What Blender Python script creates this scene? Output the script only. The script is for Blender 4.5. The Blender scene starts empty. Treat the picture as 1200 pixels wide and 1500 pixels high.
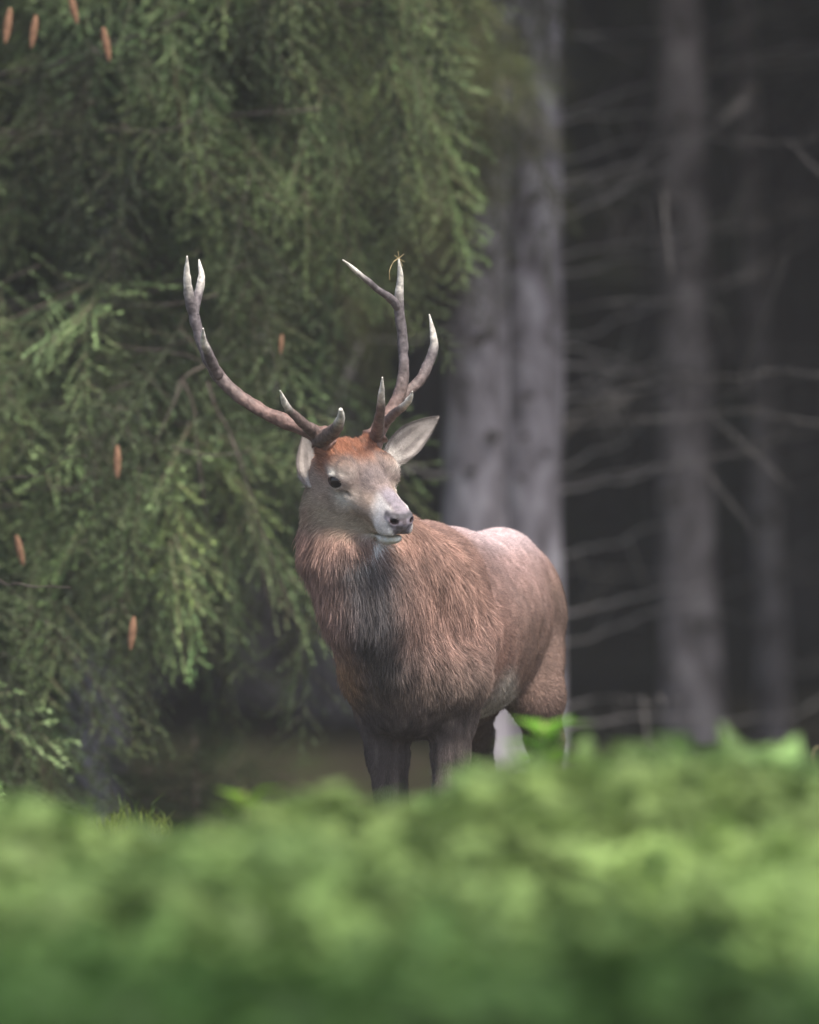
import bpy, math, random
import numpy as np
from mathutils import Vector

random.seed(7)
RNG = np.random.default_rng(7)
SC = bpy.context.scene
COL = SC.collection

# ------------------------------------------------------------------ camera, sky, sun, exposure
CAMZ, F_PX, PITCH = 1.5, 15000.0, (750 - 598) / 15000.0
cam = bpy.data.cameras.new('camera')
cam.sensor_fit = 'VERTICAL'; cam.sensor_height = 36.0; cam.sensor_width = 28.8
cam.lens = 360.0
cam.clip_start = 0.5; cam.clip_end = 2000
cam.dof.use_dof = True
cam.dof.focus_distance = 24.62
cam.dof.aperture_fstop = 2.8
camo = bpy.data.objects.new('camera', cam); COL.objects.link(camo)
camo.location = (0, 0, CAMZ)
camo.rotation_euler = (math.pi / 2 - PITCH, 0, 0)
SC.camera = camo

SUN_EL, SUN_AZ = math.radians(58), math.radians(147)   # azimuth clockwise from +Y
w = bpy.data.worlds.new('World'); SC.world = w; w.use_nodes = True
nt = w.node_tree
sky = nt.nodes.new('ShaderNodeTexSky'); sky.sky_type = 'NISHITA'; sky.sun_disc = False
sky.sun_elevation = SUN_EL; sky.sun_rotation = SUN_AZ
sky.air_density = 1.0; sky.dust_density = 3.0; sky.ozone_density = 0.6
bg = nt.nodes['Background']; bg.inputs['Strength'].default_value = 0.11
nt.links.new(sky.outputs[0], bg.inputs[0])
sun = bpy.data.lights.new('sun', 'SUN'); sun.energy = 2.6; sun.angle = math.radians(14); sun.color = (1.0, 0.95, 0.88)
suno = bpy.data.objects.new('sun', sun); COL.objects.link(suno)
sd = Vector((math.sin(SUN_AZ) * math.cos(SUN_EL), math.cos(SUN_AZ) * math.cos(SUN_EL), math.sin(SUN_EL)))
suno.rotation_euler = sd.to_track_quat('Z', 'Y').to_euler()
SC.view_settings.view_transform = 'Standard'; SC.view_settings.look = 'None'
SC.view_settings.exposure = 1.2; SC.view_settings.gamma = 1.0
SC.render.engine = 'CYCLES'
SC.cycles.use_denoising = True
SC.cycles.max_bounces = 5; SC.cycles.diffuse_bounces = 3; SC.cycles.transparent_max_bounces = 4
SC.cycles_curves.shape = 'RIBBONS'


# ------------------------------------------------------------------ helpers
def at(px, row, y):
    """pixel of the 1200 x 1500 photograph + distance along +Y -> world point"""
    u = (px - 600) / F_PX; v = (750 - row) / F_PX
    c, s = math.cos(PITCH), math.sin(PITCH)
    d = np.array([u, c + v * s, v * c - s])
    return np.array([0, 0, CAMZ]) + d * (y / d[1])


def norm(v):
    v = np.asarray(v, float)
    return v / np.maximum(np.linalg.norm(v, axis=-1, keepdims=True), 1e-9)


_perm = np.random.default_rng(3).random(4096).astype(np.float32)


def vnoise(p, scale=1.0, seed=0):
    p = np.asarray(p, float) * scale + seed * 17.3
    i = np.floor(p).astype(np.int64); f = p - i; f = f * f * (3 - 2 * f)
    out = 0
    for dx in (0, 1):
        for dy in (0, 1):
            for dz in (0, 1):
                h = ((i[..., 0] + dx) * 73856093 ^ (i[..., 1] + dy) * 19349663 ^ (i[..., 2] + dz) * 83492791) & 4095
                wt = (f[..., 0] if dx else 1 - f[..., 0]) * (f[..., 1] if dy else 1 - f[..., 1]) * (f[..., 2] if dz else 1 - f[..., 2])
                out = out + wt * _perm[h]
    return out * 2 - 1


def sstep(a, b, x):
    t = np.clip((x - a) / (b - a), 0, 1)
    return t * t * (3 - 2 * t)


def mesh_obj(name, V, F, mat=None, parent=None, smooth=True, colors=None):
    """V (n,3); F (m,k) int array or list of index tuples"""
    me = bpy.data.meshes.new(name)
    V = np.asarray(V, np.float32)
    if isinstance(F, np.ndarray):
        k = F.shape[1]; m = F.shape[0]
        me.vertices.add(len(V)); me.vertices.foreach_set('co', V.ravel())
        me.loops.add(m * k); me.loops.foreach_set('vertex_index', F.astype(np.int32).ravel())
        me.polygons.add(m); me.polygons.foreach_set('loop_start', np.arange(0, m * k, k, dtype=np.int32))
        me.update(calc_edges=True)
    else:
        me.from_pydata([tuple(map(float, v)) for v in V], [], F); me.update()
    if smooth:
        me.polygons.foreach_set('use_smooth', np.ones(len(me.polygons), bool))
    if colors is not None:
        a = me.color_attributes.new('col', 'FLOAT_COLOR', 'POINT')
        c4 = np.ones((len(V), 4), np.float32); c4[:, :3] = colors
        a.data.foreach_set('color', c4.ravel())
    if mat: me.materials.append(mat)
    o = bpy.data.objects.new(name, me); COL.objects.link(o)
    if parent:
        o.parent = parent
    return o


def empty(name, loc=(0, 0, 0)):
    o = bpy.data.objects.new(name, None); COL.objects.link(o); o.location = loc
    o.empty_display_size = 0.2
    return o


def tag(o, label=None, cat=None, group=None, kind=None):
    if label: o['label'] = label
    if cat: o['category'] = cat
    if group: o['group'] = group
    if kind: o['kind'] = kind
    return o


def catmull(P, n):
    P = np.asarray(P, float)
    P = np.vstack([2 * P[0] - P[1], P, 2 * P[-1] - P[-2]])
    seg = len(P) - 3
    t = np.linspace(0, seg, n); i = np.minimum(t.astype(int), seg - 1); f = (t - i)[:, None]
    p0, p1, p2, p3 = P[i], P[i + 1], P[i + 2], P[i + 3]
    return 0.5 * (2 * p1 + (p2 - p0) * f + (2 * p0 - 5 * p1 + 4 * p2 - p3) * f ** 2 + (3 * p1 - p0 - 3 * p2 + p3) * f ** 3)


def tube_arrays(C, R, segs=10, rough=0.0, rscale=40, seed=0, groove=0.0):
    """swept tube: C (n,3), R (n,)"""
    C = np.asarray(C, float); R = np.asarray(R, float); n = len(C)
    T = norm(np.gradient(C, axis=0))
    ref = np.array([0.13, 1.0, 0.21]) if abs(T[0] @ norm([0.13, 1.0, 0.21])) < 0.85 else np.array([1.0, 0.1, 0.2])
    A = norm(np.cross(T, ref)); B = np.cross(T, A)
    a = np.linspace(0, 2 * math.pi, segs, endpoint=False)
    d = A[:, None] * np.cos(a)[None, :, None] + B[:, None] * np.sin(a)[None, :, None]
    rr = R[:, None] * np.ones(segs)
    if rough:
        rr = rr * (1 + rough * vnoise(C[:, None] + d * R[:, None, None], rscale, seed))
    if groove:
        s = np.linspace(0, 1, n)[:, None]
        rr = rr * (1 + groove * np.sin(a[None] * 7 + 3 * np.sin(s * 9 + seed)))
    V = (C[:, None] + d * rr[..., None]).reshape(-1, 3)
    i = np.arange(n - 1)[:, None] * segs; j = np.arange(segs)[None]; j2 = (j + 1) % segs
    F = np.stack([i + j, i + j2, i + segs + j2, i + segs + j], -1).reshape(-1, 4)
    caps = [tuple(range(segs))[::-1], tuple(range((n - 1) * segs, n * segs))]
    return V, F, caps


def tube(name, C, R, mat, parent=None, segs=10, rough=0.0, rscale=40, seed=0, groove=0.0, colors=None):
    V, F, caps = tube_arrays(C, R, segs, rough, rscale, seed, groove)
    faces = [tuple(map(int, f)) for f in F] + [tuple(map(int, c)) for c in caps]
    cc = None if colors is None else np.repeat(colors, segs, axis=0)
    return mesh_obj(name, V, faces, mat, parent, True, cc)


# ------------------------------------------------------------------ materials
def mat_new(name, rough=0.8, spec=0.3):
    m = bpy.data.materials.new(name); m.use_nodes = True
    b = m.node_tree.nodes['Principled BSDF']
    b.inputs['Roughness'].default_value = rough
    b.inputs['Specular IOR Level'].default_value = spec
    return m, m.node_tree, b


def noise_ramp(nt, scale, stops, detail=6, coord='Object', stretch=(1, 1, 1), distortion=0.0):
    tc = nt.nodes.new('ShaderNodeTexCoord'); mp = nt.nodes.new('ShaderNodeMapping')
    mp.inputs['Scale'].default_value = stretch
    n = nt.nodes.new('ShaderNodeTexNoise'); n.inputs['Scale'].default_value = scale; n.inputs['Detail'].default_value = detail
    n.inputs['Distortion'].default_value = distortion
    r = nt.nodes.new('ShaderNodeValToRGB')
    while len(r.color_ramp.elements) < len(stops): r.color_ramp.elements.new(0.5)
    for e, (p, c) in zip(r.color_ramp.elements, stops):
        e.position = p; e.color = (*c, 1)
    nt.links.new(tc.outputs[coord], mp.inputs[0]); nt.links.new(mp.outputs[0], n.inputs[0]); nt.links.new(n.outputs[0], r.inputs[0])
    return n, r


def bump(nt, b, height, strength, dist):
    bp = nt.nodes.new('ShaderNodeBump'); bp.inputs['Strength'].default_value = strength; bp.inputs['Distance'].default_value = dist
    nt.links.new(height, bp.inputs['Height']); nt.links.new(bp.outputs[0], b.inputs['Normal'])


def m_noise(name, scale, stops, rough=0.85, spec=0.2, stretch=(1, 1, 1), bs=0.0, bd=0.01, detail=6, distortion=0.0):
    m, nt, b = mat_new(name, rough, spec)
    n, r = noise_ramp(nt, scale, stops, detail, 'Object', stretch, distortion)
    nt.links.new(r.outputs[0], b.inputs['Base Color'])
    if bs: bump(nt, b, n.outputs[0], bs, bd)
    return m


def m_attr(name, rough=0.7, spec=0.25, var=0.0, vscale=30, bs=0.0, bd=0.002, transl=0.0):
    """colour from the 'col' attribute, a little procedural variation"""
    m, nt, b = mat_new(name, rough, spec)
    a = nt.nodes.new('ShaderNodeAttribute'); a.attribute_name = 'col'
    out = a.outputs['Color']
    if var or bs:
        n, r = noise_ramp(nt, vscale, [(0.3, (1 - var,) * 3), (0.7, (1 + var,) * 3)], 5)
        mx = nt.nodes.new('ShaderNodeMix'); mx.data_type = 'RGBA'; mx.blend_type = 'MULTIPLY'; mx.inputs[0].default_value = 1
        nt.links.new(out, mx.inputs[6]); nt.links.new(r.outputs[0], mx.inputs[7]); out = mx.outputs[2]
        if bs: bump(nt, b, n.outputs[0], bs, bd)
    nt.links.new(out, b.inputs['Base Color'])
    if transl:
        t = nt.nodes.new('ShaderNodeBsdfTranslucent'); nt.links.new(out, t.inputs[0])
        ms = nt.nodes.new('ShaderNodeMixShader'); ms.inputs[0].default_value = transl
        nt.links.new(b.outputs[0], ms.inputs[1]); nt.links.new(t.outputs[0], ms.inputs[2])
        nt.links.new(ms.outputs[0], nt.nodes['Material Output'].inputs[0])
    return m


M = {}
M['bark'] = m_noise('bark', 9, [(0.34, (0.08, 0.07, 0.074)), (0.46, (0.18, 0.163, 0.176)), (0.55, (0.26, 0.238, 0.26)), (0.68, (0.37, 0.345, 0.37))], 0.95, 0.1, (1, 1, 0.6), 1.0, 0.03, 9, 0.3)
M['lit_bark'] = m_noise('lit_bark', 9, [(0.34, (0.12, 0.105, 0.11)), (0.46, (0.27, 0.245, 0.265)), (0.55, (0.38, 0.35, 0.38)), (0.68, (0.50, 0.47, 0.50))], 0.95, 0.1, (1, 1, 0.6), 1.0, 0.03, 9, 0.3)  # bark copy lightened for the twin trunks, which stand closer to the light
M['twig'] = m_noise('dead_twig', 30, [(0.3, (0.22, 0.20, 0.19)), (0.7, (0.46, 0.43, 0.41))], 0.9, 0.1)
M['limb'] = m_noise('limb_bark', 30, [(0.3, (0.06, 0.045, 0.035)), (0.7, (0.16, 0.13, 0.11))], 0.9, 0.1)
M['needle'] = m_attr('needles', 0.6, 0.3, 0.0, transl=0.25)
M['leaf'] = m_attr('leaves', 0.55, 0.2, 0.0, transl=0.35)
M['cone'] = m_noise('spruce_cone', 60, [(0.3, (0.13, 0.065, 0.035)), (0.7, (0.30, 0.165, 0.095))], 0.7, 0.2)
M['ground'] = m_noise('forest_ground', 3.0, [(0.3, (0.02, 0.016, 0.012)), (0.5, (0.045, 0.035, 0.024)), (0.62, (0.035, 0.05, 0.015)), (0.8, (0.05, 0.08, 0.02))], 0.95, 0.1, (1, 1, 1), 0.8, 0.06, 10)
M['skin'] = m_attr('hide', 0.75, 0.15, 0.15, 120, 0.3, 0.002)
M['fur'] = m_attr('fur', 0.55, 0.2)
M['antler'] = m_attr('antler_bone', 0.55, 0.35, 0.3, 90, 0.8, 0.004)
M['nosepad'] = m_attr('wet_nose', 0.35, 0.5, 0.2, 400, 0.5, 0.001)
M['hoof'] = m_noise('hoof_horn', 40, [(0.3, (0.015, 0.013, 0.012)), (0.7, (0.04, 0.035, 0.03))], 0.5, 0.4)
m, nt_, b_ = mat_new('eye_ball', 0.02, 0.45); b_.inputs['Base Color'].default_value = (0.008, 0.005, 0.004, 1); M['eye'] = m
M['straw'] = m_noise('dry_straw', 40, [(0.3, (0.25, 0.19, 0.09)), (0.7, (0.45, 0.36, 0.2))], 0.8, 0.2)
#@@ENV_START
# ------------------------------------------------------------------ ground
def ground_h(x, y):
    x = np.asarray(x, float); y = np.asarray(y, float)
    P = np.stack([x, y, 0 * x], -1)
    h = 0.10 * vnoise(P, 0.22, 4) * sstep(27, 36, y) + 0.03 * vnoise(P, 1.1, 5) * sstep(26.5, 30, y)
    h = h + 0.435 * np.exp(-((x + 0.72) / 0.36) ** 2 - ((y - 26.2) / 1.0) ** 2)
    h = h + 0.35 * np.maximum(y - 62, 0) * sstep(60, 90, y) + 0.02 * np.maximum(-y + 5, 0) * 0
    return h


gx = np.concatenate([np.linspace(-220, -8, 22)[:-1], np.linspace(-8, 8, 131), np.linspace(8, 220, 22)[1:]])
gy = np.concatenate([np.linspace(-60, 8, 18)[:-1], np.linspace(8, 48, 201), np.linspace(48, 420, 60)[1:]])
GX, GY = np.meshgrid(gx, gy, indexing='ij')
GV = np.stack([GX, GY, ground_h(GX, GY)], -1).reshape(-1, 3)
ny_ = len(gy); ii = np.arange(len(gx) - 1)[:, None] * ny_; jj = np.arange(ny_ - 1)[None]
GF = np.stack([ii + jj, ii + ny_ + jj, ii + ny_ + jj + 1, ii + jj + 1], -1).reshape(-1, 4)
tag(mesh_obj('ground', GV, GF, M['ground']), kind='structure')


# ------------------------------------------------------------------ spruce foliage
def make_spray(L, seed, dens=0.9, nw=0.0032):
    """one drooping spruce branchlet along +X; returns (n,3,3) triangles and (n,) shade 0..1 (1 = fresh tip)"""
    rng = np.random.default_rng(seed)
    twigs = [(np.array([0, 0, 0.0]), np.array([1.0, 0, 0]), L)]
    n = int(L / 0.026)
    for i in range(n):
        t = 0.06 + 0.9 * i / n; s = 1 if i % 2 else -1
        l = L * (0.36 * (1 - t) + 0.12) * rng.uniform(0.7, 1.2)
        a = math.radians(rng.uniform(35, 55))
        twigs.append((np.array([t * L, 0, 0]), norm([math.cos(a), s * math.sin(a), rng.normal(0, 0.18)]), l))
    T, S = [], []
    for o, d, l in twigs:
        k = max(int(l / 0.0034 * dens), 4)
        t = (np.arange(k) + rng.random(k)) / k
        az = rng.random(k) * 2 * math.pi
        a = norm(np.cross(d, [0, 0.3, 1])); b = np.cross(d, a)
        rad = a * np.cos(az)[:, None] + b * np.sin(az)[:, None] * 0.6
        dn = norm(d * 0.9 + rad)
        ln = rng.uniform(0.011, 0.019, k) * (1 - 0.3 * t)
        bp = o + d * (t * l)[:, None]; bp = bp + np.array([0, 0, -0.25]) * (t * l)[:, None] ** 2
        side = norm(np.cross(dn, rng.normal(0, 1, (k, 3)))) * nw * 0.5
        T.append(np.stack([bp - side, bp + side, bp + dn * ln[:, None]], 1))
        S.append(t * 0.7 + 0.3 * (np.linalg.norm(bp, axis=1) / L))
        # the twig itself: one slim blade
        sd = norm(np.cross(d, rng.normal(0, 1, 3))) * 0.0016
        T.append(np.stack([o - sd, o + sd, o + d * l + np.array([0, 0, -0.25]) * l * l])[None]); S.append(np.array([-1.0]))
    return np.concatenate(T), np.concatenate(S)


SPRAYS = [make_spray(L, 100 + i) for i, L in enumerate((0.22, 0.28, 0.34, 0.40, 0.30))]


def frames(d, rng):
    d = norm(d); r = norm(np.cross(d, rng.normal(0, 1, d.shape))); u = np.cross(d, r)
    return np.stack([d, r, u], 1)          # (n,3,3) rows = local axes


def scatter(protos, pos, dirs, scale, tint, rng, c_old, c_new, c_twig, name, mat, parent):
    Vs, Cs = [], []
    pick = rng.integers(0, len(protos), len(pos))
    fr = frames(dirs, rng)
    for k, (T, S) in enumerate(protos):
        m = np.where(pick == k)[0]
        if not len(m): continue
        V = np.einsum('tvk,nkj->ntvj', T, fr[m]) * scale[m][:, None, None, None] + pos[m][:, None, None, :]
        Sx = np.clip(S, 0, 1)[None, :, None]
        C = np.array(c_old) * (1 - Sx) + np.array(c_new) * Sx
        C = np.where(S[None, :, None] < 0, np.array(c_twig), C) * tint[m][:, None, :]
        Vs.append(V.reshape(-1, 3)); Cs.append(np.repeat(C.reshape(-1, 3), 3, axis=0))
    V = np.concatenate(Vs); C = np.concatenate(Cs)
    return mesh_obj(name, V, np.arange(len(V)).reshape(-1, 3), mat, parent, False, C)


def limb_and_sprays(tree, root, tip, sag, per_m, hang, rng, acc, r0=0.016, scl=(0.75, 1.3), t0=0.12):
    n = 14
    t = np.linspace(0, 1, n)[:, None]
    C = root + (tip - root) * t
    C[:, 2] += -sag * np.sin(t[:, 0] * math.pi) + 0.35 * sag * t[:, 0] ** 3
    C += np.stack([vnoise(C, 2.2, 60 + i) for i in range(3)], 1) * 0.05 * t
    L = np.linalg.norm(tip - root)
    tube('branch', C - np.array(tree.location), np.linspace(r0, 0.003, n), M['limb'], tree, 6)
    out = norm(tip - root); side = norm(np.cross(out, [0, 0, 1.0]))
    lt = math.exp(rng.normal(0, 0.30))
    k = int(L * per_m * 0.42)
    for u in t0 + (1 - t0) * rng.random(k) ** 0.85:
        i = min(int(u * (n - 1)), n - 2); f = u * (n - 1) - i
        p = C[i] * (1 - f) + C[i + 1] * f
        d = out * rng.uniform(0.2, 0.9) + side * rng.choice([-1, 1]) * rng.uniform(0.0, 0.9) + np.array([0, 0, -0.4 * hang])
        s0 = rng.uniform(*scl); bt = lt * math.exp(rng.normal(-0.03, 0.46))
        for j in range(rng.integers(2, 5)):          # one hanging tassel
            d = norm(d); s = s0 * (1 - 0.1 * j)
            acc[0].append(p[None]); acc[1].append((d + rng.normal(0, 0.08, 3))[None]); acc[2].append(np.array([s])); acc[3].append(np.array([bt]))
            if rng.random() < 0.6:
                acc[0].append(p[None] + rng.normal(0, 0.012, 3)); acc[1].append((d + rng.normal(0, 0.32, 3))[None]); acc[2].append(np.array([s * 0.8])); acc[3].append(np.array([bt]))
            p = p + d * 0.17 * s
            d = d * 0.7 + np.array([0, 0, -0.7 * hang]) + rng.normal(0, 0.10, 3)


def bake_crown(tree, acc, rng, c_old, c_new, name='crown'):
    P, D, s, lt = (np.concatenate(a) for a in acc)
    P = P - np.array(tree.location)
    cl = vnoise(P, 2.4, 77)[:, None]
    tint = lt[:, None] * np.exp(0.16 * rng.normal(0, 1, (len(P), 1)) + 0.3 * cl) * (1 + rng.normal(0, 0.05, (len(P), 3)))
    return scatter(SPRAYS, P, D, s, tint, rng, c_old, c_new, (0.09, 0.065, 0.045), name, M['needle'], tree)


def bark_trunk(name, pts, tree, rough=0.07, segs=20, mat='bark'):
    """pts: (x,y,z,r) world"""
    A = np.array(pts, float); A[:, :3] -= np.array(tree.location)
    n = max(24, int(np.ptp(A[:, 2]) * 5))
    S = catmull(A, n)
    return tube(name, S[:, :3], S[:, 3], M[mat], tree, segs, rough, 5, 3)


# the big spruce on the left: curtains of hanging branchlets
rngS = np.random.default_rng(21)
sx, sy = at(-330, 700, 30.4)[:2]
spruce = empty('spruce_tree', (sx, sy, float(ground_h(sx, sy)) - 0.02))
tag(spruce, 'dark green spruce with hanging curtains of needles and orange cones', 'spruce tree')
bark_trunk('trunk', [(sx, sy, -0.15, .24), (sx, sy, 0.6, .19), (sx + .03, sy, 3, .17), (sx, sy, 6, .14), (sx, sy, 11, .07), (sx, sy, 14, .01)], spruce)
env_r = [-200, 0, 150, 250, 330, 400, 470, 530, 600, 700, 790, 850, 900, 980, 1040, 1110]
env_x = [600, 600, 580, 540, 470, 330, 300, 390, 400, 360, 320, 210, 120, 90, 80, 60]
acc = ([], [], [], [])
for row in np.arange(-330, 1070, 34):
    dark = 240 < row < 400
    for j in range(0 if 200 < row < 350 else (1 if dark else 3)):
        ex = np.interp(row + 110, env_r, env_x)
        tx = ex - (0, 130, 290)[j] - rngS.uniform(0, 90) - (90 if row > 700 else 0)
        ty = rngS.uniform(28.1, 29.8) if row < 780 else rngS.uniform(27.5, 28.8)
        tip = at(tx, row + rngS.uniform(-14, 14), ty)
        root = np.array([sx, sy, tip[2] + rngS.uniform(-0.05, 0.25)])
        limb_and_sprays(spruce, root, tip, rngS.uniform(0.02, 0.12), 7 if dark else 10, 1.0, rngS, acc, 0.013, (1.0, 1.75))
# crown higher up, out of the frame: it shades what stands below
for z in np.arange(5.2, 13.5, 0.4):
    for a in rngS.uniform(0, 2 * math.pi, 4):
        R = 2.4 * (14 - z) / 9
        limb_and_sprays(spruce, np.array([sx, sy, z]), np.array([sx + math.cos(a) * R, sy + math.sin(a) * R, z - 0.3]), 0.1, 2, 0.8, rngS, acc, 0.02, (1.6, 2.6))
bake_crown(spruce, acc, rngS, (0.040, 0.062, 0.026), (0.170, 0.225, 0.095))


def cone_mesh():
    n, segs = 26, 10
    V, F = [], []
    for i in range(n):
        t = i / (n - 1); r = 0.0145 * (math.sin(math.pi * (0.08 + 0.86 * t)) ** 0.55)
        for j in range(segs):
            a = 2 * math.pi * (j + 0.5 * (i // 2 % 2)) / segs
            k = 1.22 if i % 2 else 0.9
            V.append((math.cos(a) * r * k, math.sin(a) * r * k, -t * 0.1 - (0.004 if i % 2 else 0)))
    for i in range(n - 1):
        for j in range(segs):
            F.append((i * segs + j, i * segs + (j + 1) % segs, (i + 1) * segs + (j + 1) % segs, (i + 1) * segs + j))
    F.append(tuple(range(segs))); F.append(tuple(range((n - 1) * segs, n * segs))[::-1])
    o = mesh_obj('cone', np.array(V), F, M['cone'], None, False)
    return o


cone0 = cone_mesh()
for i, (cx, cr, cy, sc) in enumerate(((15, 12, 27.4, 1.0), (53, 22, 27.3, .92), (102, -12, 27.4, .9), (151, 40, 27.3, .95), (172, 652, 27.0, .9), (24, 784, 27.0, 0.85), (196, 903, 26.7, .9), (413, 490, 27.4, 0.55))):
    o = cone0 if i == 0 else cone0.copy()
    if i: COL.objects.link(o)
    o.parent = spruce
    p = at(cx, cr, cy) - np.array(spruce.location)
    o.location = p; o.scale = (sc * 0.72, sc * 0.72, sc * 0.92); o.rotation_euler = (rngS.normal(0, 0.16), rngS.normal(0, 0.16), rngS.uniform(0, 6))

# second spruce behind, its bough hanging over the pale twin trunks
rngT = np.random.default_rng(22)
tx_, ty_ = at(140, 900, 37)[:2]
sp2 = empty('spruce_tree', (tx_, ty_, float(ground_h(tx_, ty_)) - 0.02))
tag(sp2, 'shaded spruce whose dull green bough hangs in front of the pale twin trunks', 'spruce tree')
bark_trunk('trunk', [(tx_ - .02, ty_, -0.2, .16), (tx_, ty_, 0.8, .115), (tx_ + .02, ty_, 4, .10), (tx_, ty_, 9, .07), (tx_, ty_, 15, .01)], sp2)
acc = ([], [], [], [])
for row, tpx in ((-190, 690), (-150, 760), (-130, 640), (-90, 790), (-60, 700), (-20, 740), (10, 660), (40, 770), (80, 720), (120, 775), (150, 690), (175, 740), (205, 660), (230, 620), (60, 600), (-40, 600), (140, 610), (260, 590), (300, 560), (350, 550), (180, 560)):
    tip = at(tpx - 75, row, rngT.uniform(32.4, 33.4))
    limb_and_sprays(sp2, np.array([tx_, ty_, tip[2] + 0.1]), tip, 0.06, 20, 1.0, rngT, acc, 0.012, (0.75, 1.2), 0.6)
for z in np.arange(5.6, 14, 0.4):
    for a in rngT.uniform(0, 2 * math.pi, 4):
        R = 2.4 * (15 - z) / 9
        limb_and_sprays(sp2, np.array([tx_, ty_, z]), np.array([tx_ + math.cos(a) * R, ty_ + math.sin(a) * R, z - 0.3]), 0.1, 4, 0.8, rngT, acc, 0.02, (1.6, 2.6))
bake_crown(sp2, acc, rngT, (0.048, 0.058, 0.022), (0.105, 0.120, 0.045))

# spruce sapling at the foot of the big spruce
rngU = np.random.default_rng(23)
ux, uy = at(285, 1200, 30.5)[:2]; uz = float(ground_h(ux, uy))
sap = empty('spruce_sapling', (ux, uy, uz)); tag(sap, 'low dark spruce sapling growing between the big spruce and the stag', 'sapling')
tube('trunk', np.array([(0, 0, -0.03), (0.005, 0, 0.25), (0, 0, 0.52)]), [0.012, 0.008, 0.003], M['limb'], sap, 6)
acc = ([], [], [], [])
for z in np.linspace(0.06, 0.48, 11):
    for a in rngU.uniform(0, 2 * math.pi, 7):
        P0 = np.array([[ux, uy, uz + z]]); d = np.array([[math.cos(a), math.sin(a), rngU.uniform(-0.25, 0.3)]])
        acc[0].append(P0); acc[1].append(d); acc[2].append(np.array([1.15 * (1.1 - z)])); acc[3].append(np.ones(1))
        acc[0].append(P0 + d * 0.14); acc[1].append(d + rngU.normal(0, 0.4, (1, 3))); acc[2].append(np.array([0.9 * (1.1 - z)])); acc[3].append(np.ones(1))
bake_crown(sap, acc, rngU, (0.018, 0.034, 0.014), (0.04, 0.07, 0.024))

# ------------------------------------------------------------------ bare-stemmed trees of the stand
rngB = np.random.default_rng(31)


def crown_cards(R, z0, z1, n, rng, cw=0.10, cl=0.38):
    z = z0 + (z1 - z0) * rng.random(n) ** 1.3
    rr = R * (1 - (z - z0) / (z1 - z0) * 0.9) * np.sqrt(rng.random(n)); a = rng.random(n) * 2 * math.pi
    P = np.stack([np.cos(a) * rr, np.sin(a) * rr, z - 0.25 * rr], 1)
    d = norm(np.stack([np.cos(a), np.sin(a), -0.5 + 0 * a], 1) + rng.normal(0, 0.3, (n, 3)))
    s = norm(np.cross(d, rng.normal(0, 1, (n, 3)))) * cw
    return np.stack([P - s, P + s, P + d * cl], 1)


CR = crown_cards(2.3, 4.6, 15.5, 5200, rngB)
crown_me = mesh_obj('crown', CR.reshape(-1, 3), np.arange(len(CR) * 3).reshape(-1, 3), M['needle'], None, False, np.tile([0.03, 0.045, 0.018], (len(CR) * 3, 1)) * rngB.uniform(0.7, 1.3, (len(CR), 1)).repeat(3, 0)).data
bpy.data.objects.remove(bpy.data.objects['crown.002'] if 'crown.002' in bpy.data.objects and bpy.data.objects['crown.002'].data == crown_me else [o for o in bpy.data.objects if o.data == crown_me][0])


def stem_tree(label, path, y, crown=True, top=15.5, mat='bark'):
    """path: (px,row,width px) bottom to top, at distance y"""
    pts = []
    for px, row, wd in path:
        p = at(px, row, y); pts.append([p[0], y, p[2], wd * y / F_PX / 2])
    base = pts[0]; g = float(ground_h(base[0], y))
    t = empty('bare_trunk_tree', (base[0], y, g - 0.02)); tag(t, label, 'tree')
    first = [base[0] - (pts[1][0] - base[0]) * 0.1, y, g - 0.25, base[3] * 1.35]
    second = [base[0], y, max(g + 0.35, min(base[2], g + 0.5)), base[3] * 1.06]
    last = pts[-1]
    dx = (pts[-1][0] - pts[-2][0]) / (pts[-1][2] - pts[-2][2]) * 0.3
    up = [[last[0] + dx * (z - last[2]), y, z, max(last[3] * (1 - (z - last[2]) / (top - last[2])), 0.01)] for z in (6.0, 9.0, 12.0, top)]
    bark_trunk('trunk', [first, second] + pts[1:] + up, t, mat=mat)
    if crown:
        c = bpy.data.objects.new('crown', crown_me); COL.objects.link(c); c.parent = t
        c.rotation_euler = (0, 0, rngB.uniform(0, 6)); c.location = (dx * 5, 0, 0)
    return t


def dead_branch(tree, pts, r=0.007, twigs=2, mat=None):
    mat = mat or M['twig']
    """pts: (px,row,y) from the stem outward"""
    pts = [at(*p) for p in pts]
    if twigs > 1: pts.append(pts[-1] + (pts[-1] - pts[-2]) * rngB.uniform(0.3, 1.0) + rngB.normal(0, 0.03, 3))
    C = catmull(pts, 4 * len(pts) + 6)
    C = C + np.stack([vnoise(C, 3.1, 80 + i) for i in range(3)], 1) * 0.035 * np.linspace(0, 1, len(C))[:, None] + np.stack([vnoise(C, 14, 90 + i) for i in range(3)], 1) * 0.008
    T = np.array(tree.location)
    R = np.linspace(r, r * 0.3, len(C))
    b = tube('dead_branch', C - T, R, mat, tree, 5)
    for k in range(twigs):
        i = rngB.integers(3, len(C) - 2)
        d = norm(C[min(i + 2, len(C) - 1)] - C[i]) + np.array([0, rngB.normal(0, 0.3), rngB.normal(-0.1, 0.35)])
        l = rngB.uniform(0.15, 0.6)
        tube('twig', np.array([C[i] + d * l * u for u in (0, 0.5, 1)]) - T, [r * 0.5, r * 0.35, r * 0.2], mat, b, 4)


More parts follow.
